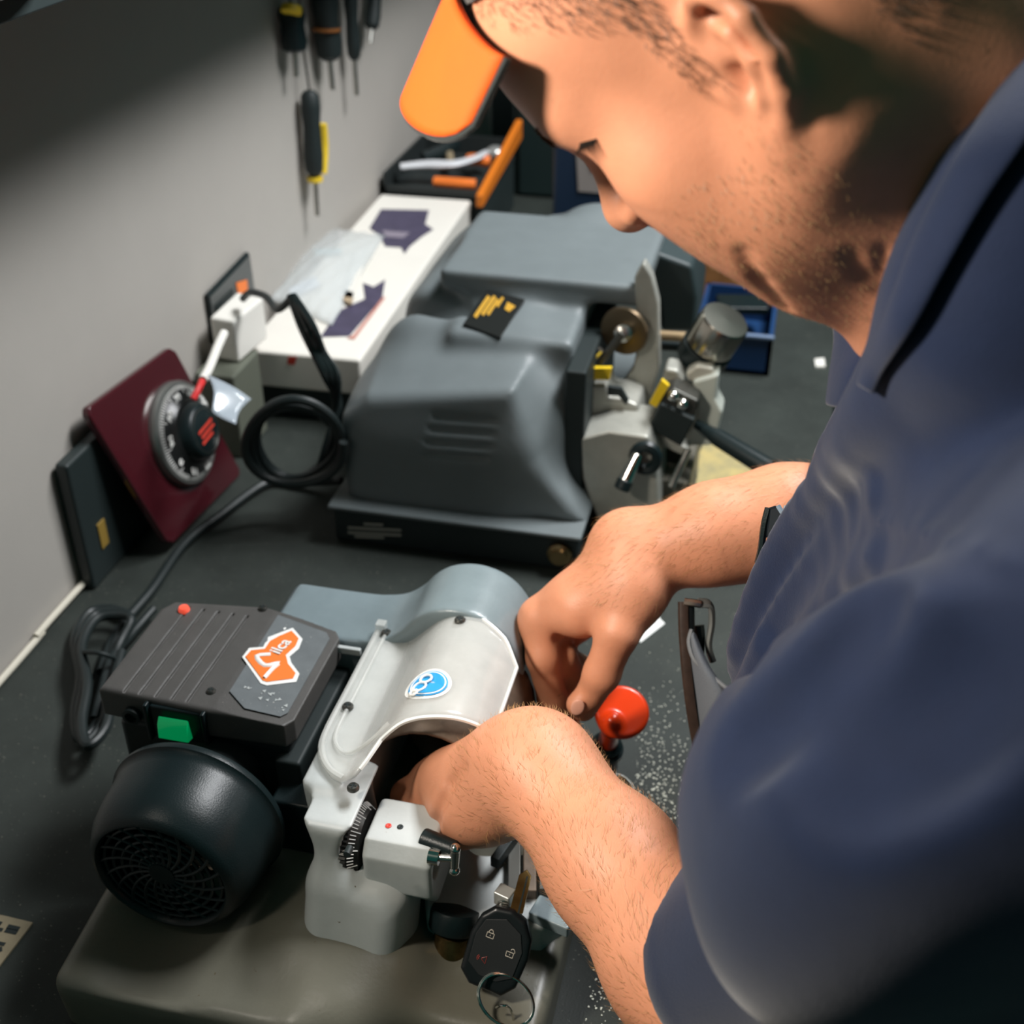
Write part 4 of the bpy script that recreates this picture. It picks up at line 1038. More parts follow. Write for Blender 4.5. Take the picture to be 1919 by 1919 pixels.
tag(pc, 'small white chip on the bench beside the worker\'s collar', 'chip')

# printed label at the lower left
lm = mat('aged_label', (0.30, 0.25, 0.16), 0.6, var=0.2, vscale=60)
lbz = 0.0003
lab = G().prism([at_z(px, py, lbz) for px, py in ((-30, 1712), (8, 1718), (62, 1731), (0, 1812), (-40, 1870))], (0, 0, 0.0015)).obj('paper_label', lm, smooth=False)
tag(lab, 'tan printed label lying on the dark bench at the lower left edge', 'label')
lt = G()
for x0_, y0_, x1__, y1__, w in ((-10, 1728, 2, 1732, 5), (14, 1736, 36, 1741, 5), (-8, 1741, 5, 1743, 4), (10, 1743, 32, 1748, 5), (-10, 1766, 9, 1770, 4), (-10, 1782, 4, 1778, 6)):
    a, c = at_z(x0_, y0_, lbz + 0.0016), at_z(x1__, y1__, lbz + 0.0016); v_ = nrm(np.cross(V(0, 0, 1), c - a)) * (w * 0.00038)
    lt.prism([a - v_, c - v_, c + v_, a + v_], (0, 0, 0.0002))
lt.obj('print_lines', BLACKM, lab, smooth=False)

# red headed plug with bead chain
rp = thing('red_plug', V(-0.098, 0.768, 0.0), 'red disc-headed knob on a black plug standing beside the thumb', 'knob')
redm = mat('red_orange_plastic', (0.80, 0.055, 0.008), 0.28, coat=0.4)
pb = at_z(1122, 1452, 0.0); p0_ = at_d(1140, 1388, 1.005)
ax_ = nrm(p0_ - pb)
Lp = np.linalg.norm(p0_ - pb)
G().lathe([(0.014, 0.0), (0.0135, Lp * .35), (0.0115, Lp * .62), (0.0125, Lp * .66), (0.0145, Lp * .70), (0.0145, Lp * .80), (0.0120, Lp * .82), (0.0125, Lp * .90), (0.010, Lp * .93), (0.008, Lp)], pb, ax_, 32).obj('plug_body', BLACK, rp)
rd = SDF()
dcen = at_d(1165, 1335, 0.985); dn = nrm(nrm(CC - dcen) + CR * 0.12 + CU * 0.35)
rd.cyl(dcen - dn * 0.004, dcen + dn * 0.004, 0.0222, 0.0035)
rd.cap(p0_ - ax_ * 0.004, at_d(1148, 1352, 0.975), 0.0085, 0.0072, k=0.006)
rd.obj('red_head', redm, 0.0010, dcen - 0.045, dcen + 0.045, rp)
bd = thing('bead_chain', at_z(1178, 1470, 0.0), 'short ball chain lying on the bench beside the black plug', 'chain')
for i, q_ in enumerate(catmull([at_z(px, py, 0.0016) for px, py in ((1152, 1452), (1166, 1455), (1180, 1466), (1186, 1480), (1180, 1492), (1168, 1490))], 4)):
    G().ball(q_, 0.0014, 8, 6).obj('bead', STEEL, bd)

# car key clamped in the carriage, with its split ring
ck = thing('car_key', at_d(935, 1775, 0.81), 'black car key fob with padlock buttons, its blade clamped in the machine', 'key')
fo = at_d(934, 1775, 0.812); fy = nrm(at_d(962, 1700, 0.812) - at_d(912, 1850, 0.812)); fzv = nrm(CC - fo + V(-0.05, 0, 0.12)); fxv = nrm(np.cross(fy, fzv)); fzv = np.cross(fxv, fy)
fob_o = [(-0.0195, -0.021), (-0.0205, 0.004), (-0.0175, 0.017), (-0.010, 0.0255), (0.002, 0.0275), (0.0125, 0.0235), (0.0195, 0.013), (0.0215, 0.0), (0.0195, -0.020), (0.012, -0.0285), (-0.011, -0.0285)]
fs = SDF().poly(fob_o, fo, fxv, fy, (-0.005, 0.005), 0.0032)
fs.obj('fob', mat('fob_black', (0.008, 0.010, 0.011), 0.32), 0.0009, fo - 0.045, fo + 0.045, ck)
def fp(x, y, z=0.0052): return fo + fxv * x + fy * y + fzv * z
pnl = G().prism([fp(x, y, 0.0049) for x, y in ((-0.0155, -0.014), (-0.0165, 0.005), (-0.013, 0.016), (0.0, 0.021), (0.012, 0.015), (0.0165, 0.004), (0.0155, -0.014), (0.006, -0.020), (-0.006, -0.020))], fzv * 0.0009).obj('button_pad', mat('fob_pad', (0.013, 0.015, 0.016), 0.5), ck, bevel=0.0004)
icon = mat('pale_icon', (0.55, 0.50, 0.42), 0.5)
def lock_icon(cx, cy, s, opn):
    g_ = G()
    for a_, b_ in (((-1, -1), (1, -1)), ((1, -1), (1, .35)), ((1, .35), (-1, .35)), ((-1, .35), (-1, -1)), ((0, -.15), (0, -.5))):
        g_.tube([fp(cx + a_[0] * s, cy + a_[1] * s, 0.0059), fp(cx + b_[0] * s, cy + b_[1] * s, 0.0059)], 0.00028, 4, smooth=0)
    off_ = 0.55 * s if opn else 0
    arc_ = [fp(cx + off_ + .62 * s * math.cos(t), cy + (.55 if opn else .4) * s + .85 * s * math.sin(t), 0.0059) for t in np.linspace(0 if not opn else -0.2, math.pi * (1 if not opn else .85), 9)]
    g_.tube(arc_, 0.00028, 4, smooth=0)
    return g_.obj('lock_icon', icon, pnl)
lock_icon(-0.0070, 0.0080, 0.0024, False); lock_icon(0.0090, 0.0010, 0.0024, True)
g = G(); ri = mat('red_icon', (0.35, 0.05, 0.04), 0.5)
g.tube([fp(x, y, .0059) for x, y in ((-0.0075, -0.0085), (-0.0045, -0.0065), (-0.0045, -0.0115), (-0.0075, -0.0095), (-0.0075, -0.0085))], 0.00028, 4, smooth=0)
for r_ in (0.0012, 0.0022): g.tube([fp(-0.0085 - r_ * math.cos(t), -0.009 + r_ * math.sin(t), .0059) for t in np.linspace(-.9, .9, 6)], 0.00028, 4, smooth=0)
g.obj('panic_icon', ri, pnl)
bl0, bl1 = fp(0.004, 0.026, 0.0), at_d(985, 1640, 0.835)
blv = nrm(bl1 - bl0); bls = nrm(np.cross(blv, fzv))
G().prism([bl0 - bls * .0045, bl0 + bls * .0045, bl1 + bls * .0042, bl1 + blv * .005, bl1 - bls * .0042], fzv * 0.0022).obj('blade', BRASS, ck, bevel=0.0003)
G().prism([bl0 + bls * .001 + fzv * .0022, bl0 + bls * .0022 + fzv * .0022, bl1 + bls * .0022 + fzv * .0022, bl1 + bls * .001 + fzv * .0022], fzv * 0.0003).obj('blade_groove', BLACKM, ck)
sp_ = G(); s0_, s1_ = at_d(940, 1722, 0.812), at_d(944, 1690, 0.822); sd = nrm(s1_ - s0_); sxx, syy, _ = G().frame(sd)
Ls = np.linalg.norm(s1_ - s0_)
sp_.tube([s0_ + sd * Ls * k / 48 + (sxx * math.cos(k * 0.785) + syy * math.sin(k * 0.785)) * 0.0036 for k in range(49)], 0.0008, 6, smooth=0)
sp_.obj('clamp_spring', STEEL, KM)
G().box(at_d(946, 1680, 0.826), (0.012, 0.010, 0.012), np.array(Matrix.Rotation(-0.3, 3, 'Z'))).obj('clamp_block', mat('pale_steel', (0.55, 0.56, 0.53), 0.35, 0.5), KM, bevel=0.001)
rg = thing('key_ring', at_d(948, 1872, 0.80), 'split steel ring hanging from the car key fob', 'ring')
rc = at_d(948, 1874, 0.800); rx_ = nrm(CR + CU * -0.25); ry_ = nrm(CU * 0.9 + CF * 0.35)
for k, (rr, tt) in enumerate(((0.0185, 0.0), (0.0178, 0.0011))):
    G().tube([rc + rx_ * rr * 1.02 * math.cos(t) + ry_ * rr * 0.86 * math.sin(t) + np.cross(rx_, ry_) * tt for t in np.linspace(0, 2 * math.pi, 49)[:-1]], 0.0008, 8, closed=True, smooth=0).obj('coil', CHROME, rg)
tgx = G().tube([at_d(930, 1888, .80), at_d(942, 1884, .795), at_d(956, 1890, .80), at_d(962, 1915, .805), at_d(955, 1945, .81), at_d(925, 1930, .81), at_d(915, 1915, .805)], 0.0009, 6).obj('small_ring', CHROME)
tag(tgx, 'smaller wire ring looped through the split key ring at the bottom edge', 'ring')

# metal chips scattered over the bench
cg_ = G()
for i in range(900):
    if i < 620: px, py = rnd.gauss(1225, 42), rnd.gauss(1455, 85)
    else: px, py = rnd.gauss(1140, 70), rnd.gauss(1850, 60)
    q_ = at_z(px, py, 0.0)
    if q_[0] > 0.08 or q_[1] < 0.3 or (q_[0] < -0.07 and q_[1] < 0.80): continue
    s_ = rnd.uniform(0.0003, 0.0010); a_ = rnd.uniform(0, 6.28)
    cg_.prism([q_ + V(s_ * math.cos(a_ + t) * (1.5 if j == 0 else .8), s_ * math.sin(a_ + t), 0.0001) for j, t in enumerate((0, 1.6, 3.1, 4.6))], (0, 0, s_ * 0.5))
co = cg_.obj('metal_chips', mat('bright_chips', (0.62, 0.62, 0.52), 0.35, 0.4), smooth=False)
tag(co, 'bright metal chips scattered over the bench beside the red knob', 'metal chips', kind='stuff')

# tool pouch at his waist and pens in his shirt
tp = thing('tool_pouch', (0.02, 0.70, 0.06), 'grey cloth tool pouch with a dark edge strap and clip at the worker\'s waist', 'pouch')
strap = [(1281, 1128, .895), (1282, 1180, .893), (1288, 1260, .892), (1298, 1340, .895), (1312, 1415, .90)]
G().tube([at_d(*p) for p in strap], 0.0042, 8, flat=0.6).obj('strap', mat('worn_brown_strap', (0.05, 0.030, 0.022), 0.45, var=0.4, vscale=120), tp)
G().tube([at_d(p[0] + 9, p[1] + 6, p[2] + .002) for p in strap], 0.0046, 8, flat=0.6).obj('dark_edge', mat('gloss_black_edge', (0.006, 0.008, 0.008), 0.2), tp)
rows = []
for (l0, r0_) in (((1292, 1192, .895), (1300, 1176, .90)), ((1291, 1215, .893), (1330, 1262, .885)), ((1298, 1262, .893), (1372, 1298, .875)), ((1306, 1320, .895), (1380, 1360, .875)), ((1316, 1400, .90), (1380, 1440, .875)), ((1322, 1450, .902), (1370, 1500, .88))):
    a, c = at_d(*l0), at_d(*r0_)
    rows.append([a * (1 - t) + c * t + nrm(CC - a) * 0.010 * math.sin(math.pi * t) for t in np.linspace(0, 1, 7)])
G().loft(rows, closed_ring=False).obj('pocket', mat('grey_pouch_cloth', (0.13, 0.145, 0.165), 0.8, bump=0.4, bscale=900), tp, solid=0.002, sub=1)
hem = [at_d(p[0], p[1], p[2] - .004) for p in ((1296, 1180, .895), (1291, 1205, .892), (1302, 1238, .888), (1330, 1264, .884), (1372, 1298, .874))]
G().tube(hem, 0.0016, 6).obj('hem', mat('pouch_hem', (0.17, 0.18, 0.19), 0.8), tp)
G().tube([at_d(1283, 1128, .894), at_d(1300, 1130, .892), at_d(1312, 1132, .892)], 0.003, 8).obj('clip_bar', STEEL, tp)
G().tube([at_d(1310, 1130, .895), at_d(1330, 1134, .897), at_d(1334, 1165, .90), at_d(1328, 1210, .90), at_d(1336, 1240, .90)], 0.0052, 8, flat=0.5).obj('clip', mat('grey_clip', (0.22, 0.23, 0.22), 0.35, 0.5), tp)
G().tube([at_d(1310, 1172, .905), at_d(1312, 1195, .905), at_d(1310, 1225, .905)], 0.004, 8).obj('tool_handle', BLACK, tp)
pe = thing('sunglasses', at_d(1448, 985, .745), 'glossy dark folded glasses tucked in the front of the navy shirt', 'glasses')
G().prism([at_d(*p) for p in ((1440, 952, .735), (1458, 946, .730), (1466, 968, .728), (1452, 1000, .732), (1436, 1010, .738), (1434, 975, .738))], nrm(CF) * 0.006).obj('lens', mat('dark_lens', (0.012, 0.016, 0.02), 0.08, coat=1.0), pe, bevel=0.0015)
G().tube([at_d(1458, 948, .727), at_d(1468, 962, .725), at_d(1474, 950, .725), at_d(1470, 985, .724)], 0.0016, 6).obj('temple', mat('blue_grey_temple', (0.18, 0.24, 0.30), 0.25), pe)
G().tube([at_d(1440, 952, .736), at_d(1432, 985, .738), at_d(1426, 1030, .742), at_d(1420, 1055, .745)], 0.0022, 6).obj('temple', BLACK, pe)
# ------------------------------------------------------------------ the worker
def J(px, py, d): return at_d(px, py, d)
HM = np.array([[-0.597, 0.149, -0.784], [-0.174, -0.983, -0.055], [-0.779, 0.103, 0.613]]).T    # columns: forward, his left, up
HM = np.linalg.qr(HM)[0] * np.sign(np.diag(np.linalg.qr(HM)[1]))
HT = V(-0.019, 0.546, 0.659)
def H(f, l, u): return HT + HM @ V(f, l, u)
def HD(f, l, u): return HM @ V(f, l, u)

sk = SDF()
# head
sk.ell(H(-0.012, 0, 0.048), (0.098, 0.076, 0.086), HM)
sk.ell(H(0.046, 0, 0.052), (0.054, 0.062, 0.050), HM, k=0.03)
sk.ell(H(0.032, 0, -0.018), (0.057, 0.059, 0.080), HM, k=0.03)
for s in (-1, 1):
    sk.cap(H(0.088, s * 0.006, 0.030), H(0.070, s * 0.046, 0.030), 0.013, 0.012, k=0.018)
    sk.ball(H(0.058, s * 0.047, -0.014), 0.019, k=0.03)
    sk.ell(H(0.046, s * 0.037, -0.052), (0.030, 0.026, 0.036), HM, k=0.03)
    sk.cap(H(0.053, s * 0.018, -0.086), H(-0.004, s * 0.058, -0.048), 0.019, 0.016, k=0.03)
    sk.cap(H(-0.004, s * 0.058, -0.048), H(-0.004, s * 0.066, -0.002), 0.013, 0.010, k=0.03)
sk.ell(H(0.067, 0, -0.053), (0.022, 0.028, 0.028), HM, k=0.025)
sk.ell(H(0.058, 0, -0.087), (0.023, 0.027, 0.019), HM, k=0.022)
sk.ell(H(0.026, 0, -0.086), (0.042, 0.036, 0.024), HM, k=0.03)
for s in (-1, 1):                                     # eye sockets, lowered lids
    sk.ell(H(0.090, s * 0.034, 0.010), (0.012, 0.016, 0.007), HM, k=0.014, op='s')
    sk.ball(H(0.0705, s * 0.032, 0.010), 0.0150, k=0.006)
    sk.cap(H(0.083, s * 0.020, 0.006), H(0.078, s * 0.043, 0.007), 0.0012, 0.0012, k=0.004, op='s')
# nose, mouth
sk.cap(H(0.094, 0, 0.022), H(0.1085, 0, -0.012), 0.0075, 0.0105, k=0.010)
sk.ball(H(0.1085, 0, -0.014), 0.0115, k=0.008)
for s in (-1, 1):
    sk.ell(H(0.096, s * 0.0150, -0.0185), (0.012, 0.0075, 0.0085), HM, k=0.008)
    sk.ell(H(0.099, s * 0.0095, -0.0275), (0.006, 0.0035, 0.005), HM, k=0.003, op='s')
    sk.cap(H(0.100, s * 0.020, -0.026), H(0.082, s * 0.031, -0.058), 0.002, 0.002, k=0.012, op='s')
sk.cap(H(0.088, -0.012, -0.051), H(0.088, 0.012, -0.051), 0.0055, 0.0055, k=0.008)
sk.cap(H(0.084, -0.010, -0.062), H(0.084, 0.010, -0.062), 0.0065, 0.0065, k=0.008)
sk.cap(H(0.094, -0.022, -0.0565), H(0.094, 0.022, -0.0565), 0.0015, 0.0015, k=0.004, op='s')
# ears
for s in (-1, 1):
    eo = V(0.007, s * 0.0685, -0.012)
    eu = nrm(V(-0.24, 0, 0.97)); ebk = nrm(V(-0.97, 0, -0.24)); el = V(0, s, 0)
    def E(b_, u_, o_=0.0):
        q = eo + eu * u_ + (ebk * 0.78 + el * 0.63) * b_ + el * o_
        return H(*(eo + (q - eo) * 1.06))
    helix = [(0.004, 0.004, 0.0), (-0.001, 0.014, 0.003), (0.003, 0.027, 0.005), (0.013, 0.034, 0.006), (0.024, 0.031, 0.006), (0.031, 0.019, 0.005), (0.032, 0.004, 0.003), (0.026, -0.009, 0.001), (0.017, -0.019, 0.0)]
    M2 = np.stack([nrm(HM @ (ebk * 0.78 + el * 0.63)), HM @ eu, nrm(np.cross(HM @ (ebk * 0.78 + el * 0.63), HM @ eu))], 1)
    sk.ell(E(0.016, 0.006, -0.004), (0.0165, 0.027, 0.0035), M2, k=0.006)
    sk.chain([E(*p) for p in helix], [0.003, 0.0035, 0.0038, 0.004, 0.0042, 0.0042, 0.004, 0.004, 0.005], k=0.003)
    sk.ell(E(0.0085, -0.022, 0.0005), (0.0085, 0.011, 0.0045), M2, k=0.006)
    sk.ell(E(0.016, 0.011, 0.009), (0.007, 0.014, 0.007), M2, k=0.003, op='s')
    sk.chain([E(0.010, 0.024, 0.001), E(0.019, 0.017, 0.004), E(0.021, 0.006, 0.004), E(0.017, -0.006, 0.003), E(0.010, -0.011, 0.002)], [0.003, 0.0032, 0.0032, 0.0032, 0.003], k=0.003)
    sk.ell(E(0.010, 0.001, 0.004), (0.0065, 0.0085, 0.010), M2, k=0.003, op='s')
    sk.ell(E(0.001, 0.000, 0.003), (0.005, 0.007, 0.0045), M2, k=0.004)
# neck
NB = V(0.130, 0.560, 0.560)
sk.cap(H(-0.035, 0, -0.035), NB, 0.060, 0.066, k=0.035)
sk.cap(H(0.025, 0, -0.085), V(0.085, 0.56, 0.525), 0.036, 0.045, k=0.03)
for s in (-1, 1): sk.cap(H(-0.020, s * 0.058, -0.020), V(0.075, 0.56, 0.520) + V(0, -s * 0.012, 0), 0.014, 0.012, k=0.025)
# trunk under the shirt
LS, RS = V(0.150, 0.345, 0.480), V(0.160, 0.715, 0.500)
LE, RE = J(1400, 1890, 0.63), V(0.105, 0.800, 0.262)
sk.cap(NB, V(0.19, 0.545, 0.40), 0.075, 0.10, k=0.05)
sk.cap(LS, RS, 0.05, 0.05, k=0.04)
sk.cap(V(0.19, 0.545, 0.40), V(0.21, 0.57, 0.10), 0.10, 0.09, k=0.05)
sk.cap(LS, LE, 0.050, 0.042, k=0.03)
sk.cap(RS, RE, 0.048, 0.042, k=0.03)
# near forearm and hand
lw = J(1012, 1452, 0.795)
sk.chain([LE, J(1285, 1800, 0.675), J(1150, 1620, 0.735), lw], [0.043, 0.0425, 0.0385, 0.0335], k=0.02, kj=0.02)
sk.ball(J(985, 1418, 0.808), 0.026, k=0.03)
lk = J(862, 1478, 0.845)
sk.cap(lw, lk, 0.030, 0.024, k=0.03, flat=(nrm(V(0.1, 0.3, 1)), 0.9))
sk.ell(J(893, 1515, 0.820), (0.030, 0.026, 0.025), None, k=0.02)
sk.cap(J(940, 1440, 0.815), J(822, 1462, 0.868), 0.024, 0.018, k=0.02)
for (m, p_, t_, r) in (((838, 1505, .842), (806, 1545, .850), (826, 1590, .866), .0105), ((812, 1482, .860), (778, 1515, .868), (806, 1570, .880), .0115),
                       ((806, 1462, .878), (764, 1492, .886), (790, 1560, .898), .0115), ((815, 1450, .892), (770, 1490, .905), (800, 1550, .915), .011)):
    sk.chain([J(900, 1465, 0.845), J(*m), J(*p_), J(*t_)], [0.014, r * 1.12, r, r * 0.85], k=0.007, kj=0.006)
sk.chain([J(930, 1500, 0.86), J(880, 1545, 0.885), J(830, 1580, 0.90)], [0.018, 0.014, 0.010], k=0.012)
# far forearm and hand
rw = J(1213, 1035, 0.915)
sk.chain([RE, J(1470, 980, 0.905), J(1340, 1000, 0.905), rw], [0.043, 0.040, 0.0345, 0.0300], k=0.02, kj=0.02)
sk.ball(J(1165, 1022, 0.918), 0.024, k=0.025)
kn = [(1012, 1158, .935), (1008, 1172, .952), (1014, 1190, .968), (1030, 1210, .982)]
for i, (m, r) in enumerate(zip(kn, (.0155, .0145, .014, .0125))):
    sk.cap(J(1165 + 6 * i, 1055 + 12 * i, .918 + .012 * i), J(*m), 0.021 - 0.001 * i, r, k=0.016)
sk.cap(J(1185, 1090, 0.905), J(1090, 1140, .915), 0.024, 0.022, k=0.02)
sk.ell(J(1178, 1120, 0.905), (0.022, 0.022, 0.026), None, k=0.02)
# index, thumb, then the three fingers curled behind
sk.chain([J(*kn[0]), J(1018, 1232, .935), J(1036, 1310, .955), J(1072, 1372, .975)], [.0150, .0128, .0118, .0092], k=0.006, kj=0.005)
sk.chain([J(*kn[1]), J(1052, 1232, .950), J(1078, 1275, .968), J(1092, 1300, .985)], [.0140, .0118, .0108, .0092], k=0.005, kj=0.005)
sk.chain([J(*kn[2]), J(1070, 1250, .975), J(1095, 1275, .985), J(1110, 1262, .985)], [.0135, .0115, .0105, .009], k=0.005, kj=0.005)
sk.chain([J(*kn[3]), J(1085, 1252, .985), J(1118, 1262, .990), J(1130, 1240, .988)], [.0120, .0100, .0092, .008], k=0.005, kj=0.005)
sk.chain([J(1192, 1110, .898), J(1158, 1185, .892), J(1128, 1262, .905), J(1093, 1326, .925)], [.0205, .0152, .0132, .0105], k=0.010, kj=0.006)
sk.ell(J(1082, 1320, .914), (.0085, .0085, .009), None, k=0.006)
sk.cap(J(1050, 1195, .925), J(1085, 1215, .930), 0.004, 0.003, k=0.006, op='s')
# hollow between his curled fingers and the heel of the near hand
hp_ = sk.hit([(868, 1440), (842, 1470), (828, 1502), (816, 1540), (812, 1560)], 0.5, off=0.0)
for i in range(len(hp_) - 1): sk.cap(hp_[i], hp_[i + 1], 0.0026, 0.0030, k=0.006, op='s')
# folds of the cheek and jaw
for pts, r_, k_ in (([(1392, 478), (1425, 530), (1470, 580)], 0.0014, 0.006), ([(1592, 480), (1618, 520), (1648, 548)], 0.0013, 0.005), ([(1655, 470), (1652, 520), (1660, 560)], 0.0012, 0.004)):
    hp_ = sk.hit(pts, 0.3, off=-0.0006)
    for i in range(len(hp_) - 1): sk.cap(hp_[i], hp_[i + 1], r_, r_, k=k_, op='s')
skinm = mat('skin', (0.66, 0.282, 0.158), 0.50, sss=0.12, bump=0.16, bscale=700, var=0.12, vscale=38, speck=(95, 0.735, (0.44, 0.20, 0.11)))
PERSON_LO, PERSON_HI = (-0.24, 0.30, 0.03), (0.33, 0.93, 0.86)
bv, bq = sk.mesh(0.0020, PERSON_LO, PERSON_HI, smooth=2)
PORG = V(0.16, 0.56, -0.90)
body = mesh_obj('person', bv, bq, skinm, None, org=PORG)
tag(body, 'person in orange cap and navy work shirt bending over the key machine', 'person')
# ------------------------------------------------------------------ his clothes and hair
navym = mat('navy_work_cloth', (0.0100, 0.0185, 0.050), 0.72, sheen=0.25, spec=0.12, bump=0.25, bscale=900, var=0.12, vscale=50)
ch_ = SDF()
ch_.cap((0.165, 0.555, 0.475), (0.156, 0.60, 0.28), 0.125, 0.143)
ch_.cap((0.156, 0.60, 0.28), (0.264, 0.60, -0.06), 0.143, 0.147, k=0.05)
ch_.cap((0.175, 0.69, 0.46), (0.175, 0.70, 0.25), 0.110, 0.125, k=0.06)
ch_.cap((0.185, 0.45, 0.45), (0.195, 0.50, 0.22), 0.110, 0.120, k=0.06)
ch_.cap(LS + V(0.0, 0.03, 0.0), RS, 0.082, 0.080, k=0.05)
ch_.cap(NB + V(-0.012, 0.0, -0.02), NB + V(0.05, 0.01, -0.06), 0.083, 0.10, k=0.05)
S1 = J(1428, 1800, 0.62)
ch_.cap(LS, (LS + S1) / 2, 0.085, 0.075, k=0.04)
ch_.cap((LS + S1) / 2, S1, 0.075, 0.0600, k=0.03)
ch_.cap(RS, RE, 0.082, 0.075, k=0.04)
fold_lines = [
    ([(1325, 1475), (1400, 1412), (1500, 1350), (1620, 1275), (1745, 1190)], 0.019, 0.2, 0.030),
    ([(1378, 1245), (1425, 1125), (1490, 1005), (1560, 905), (1650, 805), (1740, 705)], 0.0090, -0.05, 0.014),
    ([(1415, 1385), (1495, 1275), (1575, 1155), (1650, 1045)], 0.010, 0.0, 0.018),
    ([(1395, 1315), (1445, 1205), (1510, 1105), (1580, 1005), (1640, 930)], 0.0075, -0.1, 0.014),
    ([(1560, 860), (1620, 790), (1690, 720), (1760, 640)], 0.0080, -0.1, 0.016),
    ([(1612, 972), (1690, 982), (1790, 1015), (1915, 1060)], 0.0022, -0.1, 0.004),
    ([(1632, 835), (1622, 900), (1610, 968)], 0.0022, -0.1, 0.004),
    ([(1400, 1590), (1520, 1500), (1640, 1420), (1780, 1330)], 0.020, 0.75, 0.05),
    ([(1480, 1780), (1600, 1660), (1720, 1540), (1880, 1420)], 0.022, 0.75, 0.05),
]
hits = []
for a, r, s_, k in fold_lines:
    pl = [(p[0], p[1]) for p in catmull([V(p[0], p[1], 0) for p in a], 3)]
    P_ = ch_.hit(pl, 0.25, off=r * s_)
    hits.append((P_, r, k))
for P_, r, k in hits:
    n_ = len(P_)
    for i in range(n_ - 1):
        e0 = 0.45 + 0.55 * math.sin(math.pi * i / (n_ - 1)); e1 = 0.45 + 0.55 * math.sin(math.pi * (i + 1) / (n_ - 1))
        ch_.cap(P_[i], P_[i + 1], r * e0, r * e1, k=k)
valleys = [([(1372, 1405), (1450, 1330), (1540, 1230), (1620, 1125)], 0.006, 0.022), ([(1395, 1255), (1450, 1140), (1520, 1030), (1590, 935)], 0.004, 0.016),
           ([(1540, 1420), (1660, 1350), (1780, 1265)], 0.008, 0.035)]
for a, r, k in valleys:
    pl = [(p[0], p[1]) for p in catmull([V(p[0], p[1], 0) for p in a], 3)]
    P_ = ch_.hit(pl, 0.25, off=-r * 0.35)
    for i in range(len(P_) - 1): ch_.cap(P_[i], P_[i + 1], r * 0.8, r * 0.8, k=k, op='s')
# open neck and sleeve ends
ch_.cap(H(-0.035, 0, -0.035), NB + V(-0.005, 0, 0.012), 0.064, 0.070, k=0.004, op='s')
ch_.cap(H(0.03, 0, -0.10), V(0.070, 0.56, 0.515), 0.045, 0.048, k=0.006, op='s')
ch_.chain([J(2140, 140, .475), J(1990, 425, .465), J(1885, 600, .475), J(1795, 722, .505)], [.050, .050, .044, .034], k=0.03, kj=0.02)
fd = nrm(J(1150, 1620, 0.735) - LE)
ch_.add(lambda P: np.maximum((P - (S1 + fd * 0.034)) @ -fd, np.linalg.norm(P - S1, axis=1) - 0.085), 0.0, 's')
ch_.cap(LE - fd * 0.02, LE + fd * 0.14, 0.0465, 0.0440, k=0.002, op='s')
fd2 = nrm(J(1470, 980, 0.905) - RE)
ch_.cap(RE, RE + fd2 * 0.14, 0.0465, 0.046, k=0.002, op='s')
shirt = ch_.obj('shirt', navym, 0.0034, (-0.06, 0.22, -0.20), (0.42, 0.94, 0.72), body, smooth=3)

# collar: a folded band round the neck opening
up_ = [J(1990, -30, .42), J(1925, 92, .42), J(1862, 178, .42), J(1784, 304, .425), J(1716, 436, .43), J(1676, 545, .445), J(1650, 610, .465), J(1622, 670, .49), J(1606, 720, .50)]
lo_ = [J(2060, 20, .41), J(2000, 150, .41), J(1935, 250, .41), J(1852, 370, .41), J(1782, 490, .42), J(1728, 590, .43), J(1690, 650, .45), J(1656, 700, .47), J(1640, 738, .48)]
def onto(pts, solid, off, lo=0.36, hi=0.62):
    out = []
    for q in pts:
        px, py = 959.5 + FOC * ((q - CC) @ CR) / ((q - CC) @ CF), 959.5 - FOC * ((q - CC) @ CU) / ((q - CC) @ CF)
        h = solid.hit([(px, py)], 0.3)[0]; d = (h - CC) @ CF
        out.append(at_d(px, py, d - off) if lo < d < hi else q)
    return out
U_ = onto(catmull(up_, 5), ch_, 0.007); L_ = onto(catmull(lo_, 5), ch_, 0.006)
cg = G(); rows = []
for a, c in zip(U_, L_):
    w_ = c - a; out = nrm(np.cross(w_, V(0.3, 1, 0)))
    tow = nrm(CC - (a + c) / 2)
    rows.append([a - tow * 0.006 + w_ * 0.25, a - tow * 0.003, a + w_ * 0.04 + tow * 0.002, a + w_ * 0.35 + tow * 0.006, a + w_ * 0.7 + tow * 0.004, c + tow * 0.001])
cg.loft(rows, closed_ring=False)
cg.obj('collar', navym, body, solid=0.0025, sub=1)
# far side of the collar and the placket below the throat
up2 = [J(1556, 600, .60), J(1560, 640, .60), J(1552, 700, .60), J(1545, 760, .60)]
lo2 = [J(1660, 600, .56), J(1640, 650, .56), J(1610, 700, .56), J(1600, 770, .57)]
g = G(); g.loft([[a, (a + c) / 2 + nrm(CC - a) * 0.008, c] for a, c in zip(catmull(up2, 4), catmull(lo2, 4))], closed_ring=False)
g.obj('collar_flap', navym, body, solid=0.003, sub=1)

